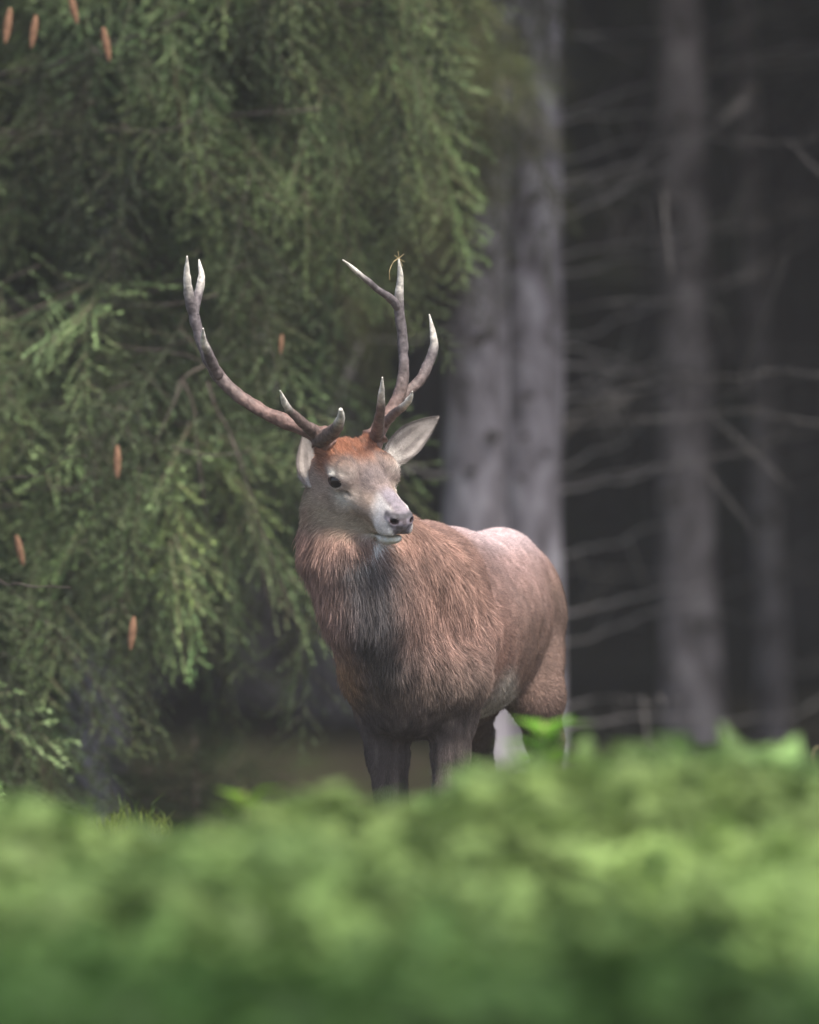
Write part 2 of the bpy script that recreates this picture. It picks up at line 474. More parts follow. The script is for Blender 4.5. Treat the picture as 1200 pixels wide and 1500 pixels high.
A = stem_tree('pale grey trunk of the twin pair, the one half under the spruce bough', [(696, 1150, 106), (697, 760, 98), (699, 400, 92), (716, 60, 78), (728, -100, 74)], 34.0, mat='lit_bark')
B = stem_tree('pale trunk of the twin pair whose dead twigs reach into the dark gap', [(776, 1150, 110), (774, 780, 102), (777, 420, 98), (784, 60, 80), (785, -100, 76)], 34.35, mat='lit_bark')
C3 = stem_tree('straight grey trunk standing alone beside the slender bent one', [(1014, 1130, 84), (1008, 800, 78), (1003, 450, 74), (996, 60, 66), (992, -60, 64)], 44.0)
D4 = stem_tree('slender bent trunk with bare dead twigs next to the straight grey trunk', [(1132, 1120, 42), (1124, 800, 42), (1112, 520, 40), (1098, 250, 37), (1086, -40, 34)], 46.0)
G7 = stem_tree('dim trunk in deep shade below the big spruce\'s hanging boughs', [(372, 1150, 84), (370, 900, 80), (366, 500, 74), (362, 0, 66)], 53.0)
E5 = stem_tree('dim trunk in deep shade directly behind the stag\'s neck', [(488, 1150, 96), (486, 900, 92), (488, 500, 86), (490, 0, 78)], 50.0)
F6 = stem_tree('leaning dim trunk behind the big spruce\'s lowest bough', [(165, 1150, 66), (205, 1040, 62), (262, 880, 58), (330, 640, 54), (400, 300, 48)], 54.0, False)
for tr, pts in ((B, [(818, 276, 34.4), (900, 248, 35.4), (975, 214, 36.5), (1040, 180, 37)]),
                (B, [(818, 374, 34.4), (880, 362, 35.2), (985, 352, 36.2), (1050, 330, 36.8)]),
                (B, [(818, 402, 34.4), (880, 390, 35.6), (960, 372, 36.4)]),
                (B, [(818, 497, 34.4), (870, 488, 35.2), (940, 455, 36), (1010, 428, 36.6), (1080, 412, 37)]),
                (B, [(818, 506, 34.4), (870, 516, 35), (940, 545, 36)]),
                (B, [(818, 586, 34.4), (900, 578, 35.2), (985, 560, 36.2)]),
                (B, [(818, 690, 34.4), (880, 660, 35.2), (930, 640, 36)]),
                (B, [(818, 718, 34.4), (900, 704, 35.2), (980, 684, 36.2)]),
                (B, [(822, 810, 34.4), (880, 800, 35.4), (960, 770, 36.2)]),
                (B, [(822, 942, 34.4), (880, 930, 35.2), (950, 905, 36), (1000, 888, 36.4)]),
                (B, [(822, 900, 34.4), (900, 885, 35.2), (990, 862, 36.4)]),
                (B, [(822, 1068, 34.4), (930, 1052, 35.2), (1060, 1054, 36.2), (1150, 1048, 37)]),
                (B, [(818, 176, 34.4), (900, 168, 35.4), (1000, 160, 36.4)]),
                (C3, [(1040, 420, 44), (1110, 395, 43), (1200, 335, 42.4), (1250, 320, 42)]),
                (C3, [(1040, 665, 44), (1100, 650, 43), (1200, 628, 42.4), (1260, 610, 42)]),
                (C3, [(1042, 870, 44), (1100, 850, 43), (1180, 800, 42.4), (1250, 770, 42)]),
                (C3, [(1042, 340, 44), (1110, 325, 43), (1180, 308, 42.4), (1260, 312, 42)]),
                (C3, [(1040, 95, 44), (1120, 92, 43), (1200, 88, 42.4), (1260, 80, 42)]),
                (C3, [(975, 560, 44), (920, 575, 43), (860, 600, 42.6)]),
                (C3, [(975, 240, 44), (920, 252, 43), (850, 262, 42.6)]),
                (D4, [(1126, 740, 46), (1170, 722, 45), (1230, 690, 44)]),
                (D4, [(1110, 190, 46), (1150, 160, 45), (1200, 120, 44.4)]),
                (D4, [(1120, 560, 46), (1170, 545, 45), (1230, 530, 44)]),
                (D4, [(1130, 960, 46), (1180, 980, 45), (1240, 960, 44)]),
                (A, [(668, 700, 34), (630, 694, 33.2), (600, 686, 32.8)]),
                (A, [(668, 480, 34), (600, 500, 33.2), (540, 498, 32.8)]),
                (sp2, [(160, 520, 36.9), (220, 505, 35), (300, 490, 33), (380, 500, 32.4)]),
                (G7, [(400, 1080, 53), (480, 1085, 51), (560, 1072, 50), (640, 1066, 49)]),
                (E5, [(520, 930, 50), (470, 905, 48), (430, 880, 47)])):
    dead_branch(tr, pts, rngB.uniform(0.0042, 0.0062), int(rngB.integers(2, 6)))
for k in range(30):      # fine irregular dead twigs
    tr, x0, yb, dr = ((B, 815, 34.4, 1), (C3, 1035, 44, 1), (C3, 975, 44, -1), (D4, 1118, 46, 1), (B, 815, 34.4, 1))[k % 5]
    r0 = rngB.uniform(40, 1060); sl = rngB.normal(-0.22, 0.2); ln = rngB.uniform(60, 260)
    pts = [(x0 - dr * 6, r0, yb), (x0 + dr * ln * 0.5, r0 + sl * ln * 0.5 + rngB.normal(0, 8), yb + rngB.uniform(-0.8, 0.8)), (x0 + dr * ln, r0 + sl * ln * 0.8, yb + rngB.uniform(-1.5, 1.5))]
    dead_branch(tr, pts, rngB.uniform(0.0028, 0.0048), int(rngB.integers(2, 5)))
# bare dry boughs showing through the big spruce
for pts in ([(-60, 720, 28.8), (20, 700, 27.2), (70, 688, 26.7), (120, 676, 26.5)], [(-60, 846, 28.3), (10, 850, 26.6), (60, 849, 26.3), (100, 852, 26.2)],
            [(150, 500, 28.5), (240, 515, 28.1), (300, 534, 27.8), (340, 540, 27.7)], [(300, 536, 28.0), (265, 560, 27.9), (250, 590, 27.9)],
            [(270, 560, 28.0), (285, 620, 28.0), (282, 670, 28.0)], [(300, 560, 28.0), (330, 640, 28.0), (345, 690, 28.0)], [(250, 652, 27.9), (310, 672, 27.8), (372, 664, 27.7)]):
    dead_branch(spruce, pts, 0.0036, 1, M['limb'])

# branch scars on the pale twin trunks and the straight one
kv = []; kf = []
for i in range(5):
    for j in range(10):
        a_ = 2 * math.pi * j / 10; rr = (1.0, 0.9, 0.6, 0.45, 0.1)[i]; kv.append((rr * math.cos(a_), (0.0, -0.25, -0.38, -0.22, -0.12)[i], rr * 0.75 * math.sin(a_) + (0.25 if i == 0 else 0)))
for i in range(4):
    for j in range(10): kf.append((i * 10 + j, i * 10 + (j + 1) % 10, (i + 1) * 10 + (j + 1) % 10, (i + 1) * 10 + j))
kf.append(tuple(range(40, 50)))
M['knot'] = m_noise('branch_scar', 30, [(0.3, (0.06, 0.052, 0.05)), (0.7, (0.13, 0.115, 0.11))], 0.95, 0.1)
knot0 = None
for tr, px_, rw_, yy_, sz_ in ((A, 706, 496, 33.86, .030), (A, 684, 560, 33.9, .018), (A, 722, 640, 33.88, .02), (A, 690, 690, 33.88, .016), (A, 668, 420, 33.95, .014), (A, 715, 380, 33.88, .022), (B, 750, 386, 34.24, .028), (B, 776, 580, 34.2, .022), (B, 800, 665, 34.24, .016), (B, 762, 700, 34.22, .016), (B, 806, 470, 34.26, .012), (B, 760, 520, 34.22, .012), (B, 786, 290, 34.22, .02), (B, 770, 640, 34.2, .012), (C3, 1000, 548, 43.86, .03), (C3, 988, 728, 43.88, .035), (C3, 1028, 915, 43.88, .045), (C3, 985, 985, 43.9, .03), (D4, 1122, 760, 45.9, .03), (D4, 1110, 590, 45.9, .03)):
    o = mesh_obj('branch_scar', np.array(kv), kf, M['knot'], tr) if knot0 is None else knot0.copy()
    if knot0 is not None: COL.objects.link(o); o.parent = tr
    knot0 = knot0 or o
    o.location = at(px_, rw_, yy_) - np.array(tr.location); o.scale = (sz_ * rngB.uniform(0.7, 1.5), sz_, sz_ * rngB.uniform(0.6, 1.2)); o.rotation_euler = (0, rngB.uniform(-0.6, 0.6), 0)

# ------------------------------------------------------------------ the far wood, with canopy added to shade it
rngF = np.random.default_rng(41)
Vf, Ff, Cf = [], [], []; off = 0
spots = []
for i in range(170):
    y = rngF.uniform(52, 125); x = rngF.uniform(-0.11 * y - 4, 0.11 * y + 4)
    spots.append((x, y, rngF.uniform(0.07, 0.15)))
for i in range(70):       # unseen trees added either side of the view for their shade
    y = rngF.uniform(33, 60); x = rngF.choice([-1, 1]) * rngF.uniform(0.04 * y + 1.6, 16)
    spots.append((x, y, rngF.uniform(0.09, 0.16)))
for x, y, r in spots:
    g = float(ground_h(x, y)); h = rngF.uniform(13, 17); ln = rngF.normal(0, 0.25)
    V, F, caps = tube_arrays(np.array([(x, y, g - 0.2), (x + ln * .3, y, g + 5), (x + ln, y, g + h)]), [r, r * 0.8, 0.02], 8)
    Vf.append(V); Ff.append(F + off); off += len(V); Cf.append(np.tile([0.10, 0.088, 0.084], (len(V), 1)))
    cards = crown_cards(2.6, g + 4.2, g + h, 620, rngF, 0.26, 0.85) + np.array([x, y, 0])
    # doubled last corner keeps every face a quad
    q4 = np.concatenate([cards, cards[:, :1] * 0.5 + cards[:, 2:] * 0.5], 1).reshape(-1, 3)
    Vf.append(q4); Ff.append(np.arange(len(q4)).reshape(-1, 4) + off); off += len(q4); Cf.append(np.tile([0.028, 0.04, 0.018], (len(q4), 1)) * rngF.uniform(0.7, 1.3, (len(cards), 1)).repeat(4, 0))
    # dead lower twigs
    for k in range(10):
        z0 = g + rngF.uniform(0.4, 5); a = rngF.uniform(0, 6.28); l = rngF.uniform(0.8, 2.0)
        d = np.array([math.cos(a) * l, math.sin(a) * l, rngF.normal(-0.05, 0.15) * l])
        p = np.array([x, y, z0])
        V, F, _ = tube_arrays(np.array([p, p + d * 0.5 + (0, 0, 0.05), p + d]), [0.010, 0.007, 0.003], 3)
        Vf.append(V); Ff.append(F + off); off += len(V); Cf.append(np.tile([0.12, 0.105, 0.1], (len(V), 1)))
ff = mesh_obj('far_forest', np.concatenate(Vf), np.concatenate(Ff), M['needle'], None, False, np.concatenate(Cf))
tag(ff, 'dark mass of spruce wood in deep shade behind the trunks', 'forest', kind='stuff')

# ------------------------------------------------------------------ foreground thicket
rngL = np.random.default_rng(51)
LEAF = np.array([[[0, 0, 0], [.5, 0, .02], [.38, .3, .10]], [[.38, .3, .10], [.5, 0, .02], [1, 0, -.10]], [[0, 0, 0], [.38, -.3, .10], [.5, 0, .02]], [[.38, -.3, .10], [1, 0, -.10], [.5, 0, .02]]])
prof_x = [-400, 0, 100, 190, 260, 330, 410, 480, 560, 620, 690, 760, 860, 960, 1020, 1100, 1160, 1230, 1600]
prof_r = [v + 18 for v in (1185, 1188, 1195, 1228, 1250, 1240, 1198, 1172, 1188, 1186, 1146, 1132, 1120, 1128, 1120, 1108, 1122, 1150, 1170)]


def thicket_top(x, y):
    px = 600 + x / y * F_PX
    row = np.interp(px, prof_x, prof_r)
    zt = CAMZ - (row - 598) / F_PX * 17.2
    P = np.stack([x, y, 0 * x], -1)
    bumps = 0.15 * vnoise(P, 1.9, 8) + 0.08 * vnoise(P, 4.6, 9)
    back = sstep(14.6, 16.9, y)
    return (0.76 + bumps) * (1 - back) + (zt + 0.30 * bumps) * back


NL = 70000
ly = rngL.uniform(10.0, 17.8, NL); lx = rngL.uniform(-2.2, 2.2, NL)
top = thicket_top(lx, ly)
depth = rngL.exponential(0.10, NL)
lz = np.maximum(top - depth, 0.03)
P = np.stack([lx, ly, lz], 1)
az = rngL.random(NL) * 2 * math.pi
D = np.stack([np.cos(az), np.sin(az), rngL.normal(0.15, 0.45, NL)], 1)
D = norm(D)
sd = norm(np.cross(np.array([0, 0, 1.0]), D)); up = np.cross(D, sd)
roll = rngL.normal(0, 0.5, NL)[:, None]; sd, up = sd * np.cos(roll) + up * np.sin(roll), up * np.cos(roll) - sd * np.sin(roll)
sz = rngL.uniform(0.05, 0.105, NL)
V = (np.einsum('tvk,nkj->ntvj', LEAF, np.stack([D, sd, up], 1)) * sz[:, None, None, None] + P[:, None, None, :])
pn = vnoise(P, 1.3, 18)[:, None]; pn2 = vnoise(P, 3.5, 19)[:, None]
lit_far = sstep(11.4, 15.6, P[:, 1] + 1.6 * pn[:, 0])[:, None]      # painted shade: leaves darker nearby, lighter behind where tops catch light
Cl = np.array([0.050, 0.105, 0.020]) + (np.array([0.180, 0.268, 0.085]) - np.array([0.050, 0.105, 0.020])) * lit_far
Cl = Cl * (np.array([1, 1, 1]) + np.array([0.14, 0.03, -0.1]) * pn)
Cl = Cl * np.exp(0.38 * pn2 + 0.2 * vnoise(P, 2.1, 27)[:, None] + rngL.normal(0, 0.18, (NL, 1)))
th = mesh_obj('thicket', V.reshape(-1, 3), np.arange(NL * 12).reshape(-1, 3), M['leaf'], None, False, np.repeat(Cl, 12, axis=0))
tag(th, 'blurred mass of broad green leaves filling the foreground', 'undergrowth', kind='stuff')
# stems that carry the leaves
NS = 2600
bx = rngL.uniform(-2.2, 2.2, NS); by = rngL.uniform(10.0, 17.8, NS); bt = thicket_top(bx, by) - 0.03
Sv = []
for k in range(3):
    a = 2 * math.pi * k / 3
    Sv.append(np.stack([bx + 0.004 * math.cos(a), by + 0.004 * math.sin(a), 0 * bx - 0.02], 1))
lean = rngL.normal(0, 0.05, (NS, 2))
for k in range(3):
    a = 2 * math.pi * k / 3
    Sv.append(np.stack([bx + lean[:, 0] + 0.002 * math.cos(a), by + lean[:, 1] + 0.002 * math.sin(a), bt], 1))
Sv = np.stack(Sv, 1).reshape(-1, 3); o6 = np.arange(NS)[:, None] * 6
Sf = np.concatenate([np.concatenate([o6 + k, o6 + (k + 1) % 3, o6 + 3 + (k + 1) % 3, o6 + 3 + k], 1) for k in range(3)])
st = mesh_obj('stems', Sv, Sf, M['leaf'], th, False, np.tile([0.06, 0.09, 0.03], (len(Sv), 1))); st['kind'] = 'stuff'


def shoot(label, px, row_top, y, nleaf, size, seed, colr):
    rng = np.random.default_rng(seed)
    tp = at(px, row_top, y); g = float(ground_h(tp[0], y))
    o = empty('leafy_shoot', (tp[0], y, g)); tag(o, label, 'shoot')
    h = tp[2] - g
    tube('stem', np.array([(0.02, 0, -0.02), (0.01, 0, h * 0.5), (0, 0, h)]), [0.005, 0.004, 0.002], M['straw'], o, 5)
    for k in range(nleaf):
        z = h - 0.015 - 0.16 * (k / nleaf); a = k * 2.4
        d = norm([math.cos(a), math.sin(a), rng.uniform(0.0, 0.6)]); s = norm(np.cross([0, 0, 1], d)); u = np.cross(d, s)
        V = LEAF.reshape(-1, 3) @ np.stack([d, s, u]) * size * rng.uniform(0.8, 1.1) + (0, 0, z)
        mesh_obj('leaf', V, np.arange(12).reshape(-1, 3), M['leaf'], o, False, np.tile(colr, (12, 1)))


shoot('bright lime green shoot rising in front of the stag\'s hind leg', 797, 1058, 19.6, 22, 0.10, 61, (0.17, 0.36, 0.035))
shoot('bright yellow-green shoot rising from the thicket below the low sapling', 358, 1160, 19.2, 18, 0.095, 62, (0.16, 0.28, 0.03))

# ------------------------------------------------------------------ grass
rngG = np.random.default_rng(71)


def blades(n, x, y, lo, hi, wid):
    z = ground_h(x, y) - 0.01; L = rngG.uniform(lo, hi, n); a = rngG.random(n) * 6.283
    d = np.stack([np.cos(a), np.sin(a), 0 * a], 1); lean = rngG.uniform(0.1, 0.65, n)[:, None]
    b = np.stack([x, y, z], 1); s = np.stack([-np.sin(a), np.cos(a), 0 * a], 1) * wid
    m_ = b + np.array([0, 0, 1.0]) * (L * 0.6)[:, None] + d * lean * (L * 0.3)[:, None]
    t = b + np.array([0, 0, 1.0]) * (L * 0.92)[:, None] + d * lean * L[:, None]
    T1 = np.stack([b - s, b + s, m_ + s * 0.7], 1); T2 = np.stack([b - s, m_ + s * 0.7, m_ - s * 0.7], 1); T3 = np.stack([m_ - s * 0.7, m_ + s * 0.7, t], 1)
    return np.concatenate([T1, T2, T3])


n1 = 2600
GA = blades(n1, rngG.normal(-0.74, 0.42, n1), rngG.normal(26.1, 0.55, n1), 0.03, 0.085, 0.0022)
n2 = 9000
GB = blades(n2, rngG.uniform(-3, 3, n2), rngG.uniform(20.5, 33, n2), 0.04, 0.13, 0.003)
GT = np.concatenate([GA, GB])
gc = np.concatenate([np.tile([0.16, 0.21, 0.035], (len(GA), 1)), np.tile([0.07, 0.11, 0.025], (len(GB), 1))]) * rngG.uniform(0.7, 1.3, (len(GT), 1))
gr = mesh_obj('grass', GT.reshape(-1, 3), np.arange(len(GT) * 3).reshape(-1, 3), M['leaf'], None, False, gc.repeat(3, 0))
tag(gr, 'short yellow-green grass on the bank beyond the thicket', 'grass', kind='stuff')

# ------------------------------------------------------------------ hazy air of the clearing and the wood
hz = [(-230, -70, -1.6), (230, -70, -1.6), (230, 430, -1.6), (-230, 430, -1.6), (-230, -70, 160), (230, -70, 160), (230, 430, 160), (-230, 430, 160)]
m = bpy.data.materials.new('hazy_air'); m.use_nodes = True
m.node_tree.nodes.remove(m.node_tree.nodes['Principled BSDF'])
pv = m.node_tree.nodes.new('ShaderNodeVolumePrincipled'); pv.inputs['Density'].default_value = 0.0010; pv.inputs['Color'].default_value = (0.9, 0.89, 0.9, 1)
m.node_tree.links.new(pv.outputs[0], m.node_tree.nodes['Material Output'].inputs['Volume'])
hazeo = mesh_obj('haze', np.array(hz), [(0, 3, 2, 1), (4, 5, 6, 7), (0, 1, 5, 4), (1, 2, 6, 5), (2, 3, 7, 6), (3, 0, 4, 7)], m, None, False)
tag(hazeo, 'thin pale haze hanging in the air of the wood', 'haze', kind='stuff')
#@@ENV_END

# ------------------------------------------------------------------ the stag
D0 = 25.0
stag = empty('stag', (0.12, D0 + 0.2, 0.0))
tag(stag, 'reddish brown stag with tall pale-tipped antlers standing behind the green thicket', 'deer')
ROOT = np.array([0.12, D0 + 0.2, 0.0])


def q(px, row, dy):
    return at(px, row, D0 + dy) - ROOT


HY, HP, HR = np.radians([30.0, 20.0, 7.0])
hf = np.array([math.sin(HY) * math.cos(HP), -math.cos(HY) * math.cos(HP), -math.sin(HP)])
hr = np.array([math.cos(HY), math.sin(HY), 0.0])
hu = -np.cross(hr, hf); hu = hu if hu[2] > 0 else -hu
hr, hu = hr * math.cos(HR) + hu * math.sin(HR), hu * math.cos(HR) - hr * math.sin(HR)
HM = np.stack([hf, hr, hu])          # rows: local axes in world
HO = q(497, 640, -0.40)


def H(f, r, u):
    return HO + np.array([f, r, u]) @ HM


TH = math.radians(16)
bax = np.array([math.sin(TH), math.cos(TH), 0])     # towards the rump
blat = np.array([math.cos(TH), -math.sin(TH), 0])   # towards the stag's left (picture right)
BM = np.stack([blat, bax, np.array([0, 0, 1.0])])


class Field:
    def __init__(self, xs, ys, zs):
        self.xs, self.ys, self.zs = xs, ys, zs
        self.F = np.full((len(xs), len(ys), len(zs)), 0.25, np.float32)

    def sub(self, lo, hi):
        sl = []
        for a, l, h in zip((self.xs, self.ys, self.zs), lo, hi):
            i0 = max(int(np.searchsorted(a, l)) - 1, 0); i1 = min(int(np.searchsorted(a, h)) + 1, len(a))
            sl.append(slice(i0, i1))
        X, Y, Z = np.meshgrid(self.xs[sl[0]], self.ys[sl[1]], self.zs[sl[2]], indexing='ij')
        return tuple(sl), np.stack([X, Y, Z], -1).astype(np.float32)

    def comb(self, sl, d, k, mode):
        f = self.F[sl]
        if mode == 'add':
            h = np.maximum(k - np.abs(f - d), 0) / k
            self.F[sl] = np.minimum(f, d) - h * h * k * 0.25
        else:
            h = np.maximum(k - np.abs(f + d), 0) / k
            self.F[sl] = np.maximum(f, -d) + h * h * k * 0.25

    def ell(self, c, r, k=0.05, axes=None, mode='add'):
        c = np.asarray(c, np.float32); r = np.asarray(r, np.float32)
        pad = (max(r) + k * 1.2 + 0.02)
        sl, P = self.sub(c - pad, c + pad)
        p = P - c
        if axes is not None: p = p @ np.asarray(axes, np.float32).T
        k0 = np.linalg.norm(p / r, axis=-1); k1 = np.linalg.norm(p / (r * r), axis=-1)
        d = k0 * (k0 - 1) / np.maximum(k1, 1e-6)
        self.comb(sl, d, k, mode)

    def cone(self, a, b, ra, rb, k=0.05, mode='add'):
        a = np.asarray(a, np.float32); b = np.asarray(b, np.float32)
        pad = max(ra, rb) + k * 1.2 + 0.02
        sl, P = self.sub(np.minimum(a, b) - pad, np.maximum(a, b) + pad)
        ba = b - a; L2 = float(ba @ ba)
        t = np.clip(((P - a) @ ba) / L2, 0, 1)
        d = np.linalg.norm(P - a - t[..., None] * ba, axis=-1) - (ra + (rb - ra) * t)
        self.comb(sl, d, k, mode)

    def chain(self, pts, k=0.05):
        for (a, ra), (b, rb) in zip(pts[:-1], pts[1:]):
            self.cone(a, b, ra, rb, k)

    def mesh(self):
        F = self.F; xs, ys, zs = self.xs, self.ys, self.zs
        I = F < 0
        c = I.astype(np.uint8)
        s = c[:-1, :-1, :-1] + c[1:, :-1, :-1] + c[:-1, 1:, :-1] + c[:-1, :-1, 1:] + c[1:, 1:, :-1] + c[1:, :-1, 1:] + c[:-1, 1:, 1:] + c[1:, 1:, 1:]
        act = (s > 0) & (s < 8)
        ids = np.full(act.shape, -1, np.int64); ijk = np.argwhere(act); ids[act] = np.arange(len(ijk))
        acc = np.zeros((len(ijk), 3)); cnt = np.zeros(len(ijk))
        cor = [(0, 0, 0), (1, 0, 0), (0, 1, 0), (0, 0, 1), (1, 1, 0), (1, 0, 1), (0, 1, 1), (1, 1, 1)]
        for u in cor:
            for v in cor:
                if sum(abs(a - b) for a, b in zip(u, v)) != 1 or u > v: continue
                a = ijk + u; b = ijk + v
                fa = F[a[:, 0], a[:, 1], a[:, 2]]; fb = F[b[:, 0], b[:, 1], b[:, 2]]
                mk = (fa < 0) != (fb < 0)
                t = np.where(mk, fa / np.where(mk, fa - fb, 1), 0)[:, None]
                pa = np.stack([xs[a[:, 0]], ys[a[:, 1]], zs[a[:, 2]]], 1); pb = np.stack([xs[b[:, 0]], ys[b[:, 1]], zs[b[:, 2]]], 1)
                acc += np.where(mk[:, None], pa + (pb - pa) * t, 0); cnt += mk
        V = acc / cnt[:, None]
        Q = []
        for ax in range(3):
            lo = [slice(None)] * 3; hi = [slice(None)] * 3
            lo[ax] = slice(None, -1); hi[ax] = slice(1, None)
            ch = I[tuple(lo)] != I[tuple(hi)]
            e = np.argwhere(ch); b, cc = [a for a in range(3) if a != ax]
            ok = (e[:, b] > 0) & (e[:, cc] > 0) & (e[:, b] < F.shape[b] - 1) & (e[:, cc] < F.shape[cc] - 1)
            e = e[ok]
            def cid(db, dc):
                x = e.copy(); x[:, b] -= db; x[:, cc] -= dc
                return ids[x[:, 0], x[:, 1], x[:, 2]]
            quad = np.stack([cid(1, 1), cid(0, 1), cid(0, 0), cid(1, 0)], 1)
            ins = I[e[:, 0], e[:, 1], e[:, 2]]
            flip = ins if ax != 1 else ~ins
            quad[~flip] = quad[~flip][:, ::-1]
            Q.append(quad)
        return V, np.concatenate(Q)


def axis_lines(lo, hi, flo, fhi, coarse, fine):
    out = [lo]
    while out[-1] < hi:
        x = out[-1]
        dist = max(flo - x, x - fhi, 0)
        out.append(x + min(coarse, fine + dist * 0.12))
    return np.array(out)


hbox = np.array([H(f, r, u) for f in (-0.02, 0.41) for r in (-0.09, 0.09) for u in (-0.2, 0.03)])
hl, hh = hbox.min(0), hbox.max(0)
xs = axis_lines(-0.50, 0.42, hl[0], hh[0], 0.010, 0.0038)
ys = axis_lines(-1.06, 0.92, hl[1], hh[1], 0.013, 0.0038)
zs = axis_lines(-0.02, 1.55, hl[2], hh[2], 0.011, 0.0038)
fld = Field(xs, ys, zs)

# trunk of the body
fld.ell(q(610, 922, -0.06), (0.158, 0.34, 0.230), 0.06, BM)
fld.ell(q(666, 918, 0.28), (0.196, 0.42, 0.200), 0.10, BM)
fld.ell(q(716, 902, 0.60), (0.160, 0.32, 0.170), 0.10, BM)
fld.ell(q(738, 896, 0.80), (0.140, 0.17, 0.170), 0.08, BM)
fld.cone(q(622, 818, -0.02), q(664, 828, 0.2), 0.062, 0.055, 0.10)
fld.cone(q(664, 828, 0.2), q(734, 826, 0.62), 0.055, 0.06, 0.10)
fld.cone(q(734, 826, 0.62), q(772, 858, 0.92), 0.06, 0.045, 0.08)
fld.cone(q(786, 848, 0.93), q(794, 876, 0.98), 0.028, 0.016, 0.03)       # tail
fld.ell(q(660, 975, 0.25), (0.15, 0.33, 0.13), 0.08, BM)                   # belly
fld.cone(q(694, 1008, 0.42), q(716, 1014, 0.62), 0.055, 0.03, 0.05)        # groin
# shoulders
for sgn, pts in ((1, ((650, 842, -0.08), (676, 925, -0.16), (664, 1000, -0.30))), (-1, ((572, 850, -0.02), (548, 930, -0.10), (549, 985, -0.24)))):
    a, b, c = (q(*p) for p in pts)
    fld.cone(a, b, 0.06, 0.078, 0.05); fld.cone(b, c, 0.078, 0.074, 0.05)
fld.ell(q(598, 985, -0.33), (0.115, 0.10, 0.13), 0.07, BM)                 # breast
fld.ell(q(610, 1050, -0.20), (0.085, 0.16, 0.055), 0.06, BM)               # brisket
# neck with mane
fld.chain([(q(614, 878, -0.05), 0.170), (q(586, 880, -0.22), 0.160), (q(552, 840, -0.33), 0.140), (q(523, 795, -0.37), 0.122), (q(508, 742, -0.37), 0.094), (q(503, 702, -0.36), 0.074)], 0.05)
fld.chain([(q(562, 950, -0.36), 0.10), (q(542, 885, -0.43), 0.098), (q(524, 820, -0.45), 0.085)], 0.06)
# front legs: shoulder point, elbow, knee, cannon, fetlock, pastern
for pts in (((553, 1000, -0.24, .072), (561, 1050, -0.20, .058), (568, 1105, -0.20, .046), (576, 1205, -0.22, .037), (576, 1240, -0.23, .034), (577, 1290, -0.22, .023), (578, 1400, -0.21, .022), (578, 1432, -0.21, .030), (577, 1468, -0.25, .026)),
            ((666, 1000, -0.28, .074), (662, 1050, -0.26, .056), (660, 1105, -0.26, .040), (656, 1205, -0.28, .037), (655, 1240, -0.29, .034), (654, 1290, -0.28, .023), (653, 1400, -0.27, .022), (653, 1432, -0.27, .030), (651, 1468, -0.31, .026))):
    fld.chain([(q(a, b, c), r) for a, b, c, r in pts], 0.03)
# hind legs
for pts in (((762, 905, 0.70, .105), (767, 965, 0.58, .094), (785, 1020, 0.52, .064), (798, 1085, 0.62, .039), (801, 1160, 0.78, .036), (802, 1195, 0.84, .034), (803, 1240, 0.83, .025), (802, 1390, 0.79, .023), (801, 1424, 0.79, .031), (799, 1455, 0.75, .027)),
            ((690, 910, 0.72, .11), (692, 965, 0.62, .10), (692, 1015, 0.56, .062), (696, 1080, 0.70, .038), (708, 1160, 0.86, .036), (709, 1195, 0.92, .034), (710, 1240, 0.91, .025), (709, 1388, 0.87, .023), (708, 1420, 0.87, .031), (706, 1450, 0.83, .027))):
    fld.chain([(q(a, b, c), r) for a, b, c, r in pts], 0.04)


# creases: behind the shoulder, between forelegs and breast, in front of the thigh
for pts, r_, k_ in ((((712, 850, -0.02), (716, 930, -0.05), (706, 1000, -0.10), (694, 1040, -0.14)), 0.022, 0.04),
                    (((803, 930, 0.36), (790, 985, 0.38), (768, 1020, 0.40)), 0.020, 0.04)):
    pp = [q(*p) for p in pts]
    for a, b in zip(pp[:-1], pp[1:]): fld.cone(a, b, r_, r_, k_, 'sub')


# head
def hell(c, r, k, mode='add', pair=False):
    for s in ((1, -1) if pair else (1,)):
        fld.ell(H(c[0], c[1] * s, c[2]), r, k, HM, mode)


def hcone(a, b, ra, rb, k, mode='add', pair=False):
    for s in ((1, -1) if pair else (1,)):
        fld.cone(H(a[0], a[1] * s, a[2]), H(b[0], b[1] * s, b[2]), ra, rb, k, mode)


hell((0.060, 0, -0.070), (0.10, 0.070, 0.074), 0.04)
hcone((0.10, 0, -0.085), (0.285, 0, -0.099), 0.062, 0.034, 0.03)
hcone((0.10, 0, -0.034), (0.295, 0, -0.074), 0.034, 0.020, 0.025)
hcone((0.05, 0, -0.145), (0.265, 0, -0.142), 0.056, 0.021, 0.03)
hell((0.085, 0.040, -0.115), (0.075, 0.027, 0.062), 0.03, pair=True)
hell((0.112, 0.050, -0.026), (0.056, 0.026, 0.018), 0.030, pair=True)      # brow
hell((0.132, 0.060, -0.051), (0.042, 0.023, 0.029), 0.034, pair=True)      # orbit
hcone((0.175, 0.040, -0.088), (0.245, 0.024, -0.094), 0.018, 0.014, 0.03, pair=True)   # cheek ridge
hell((0.312, 0, -0.092), (0.034, 0.034, 0.030), 0.02)
hell((0.294, 0.0195, -0.117), (0.042, 0.022, 0.025), 0.014, pair=True)
hell((0.326, 0.0215, -0.088), (0.019, 0.0130, 0.0130), 0.008, pair=True)   # nostril wings
hell((0.324, 0, -0.094), (0.024, 0.020, 0.020), 0.012)
ta = 0.30; TM = np.array([[math.cos(ta), 0, math.sin(ta)], [0, 1, 0], [-math.sin(ta), 0, math.cos(ta)]]) @ HM
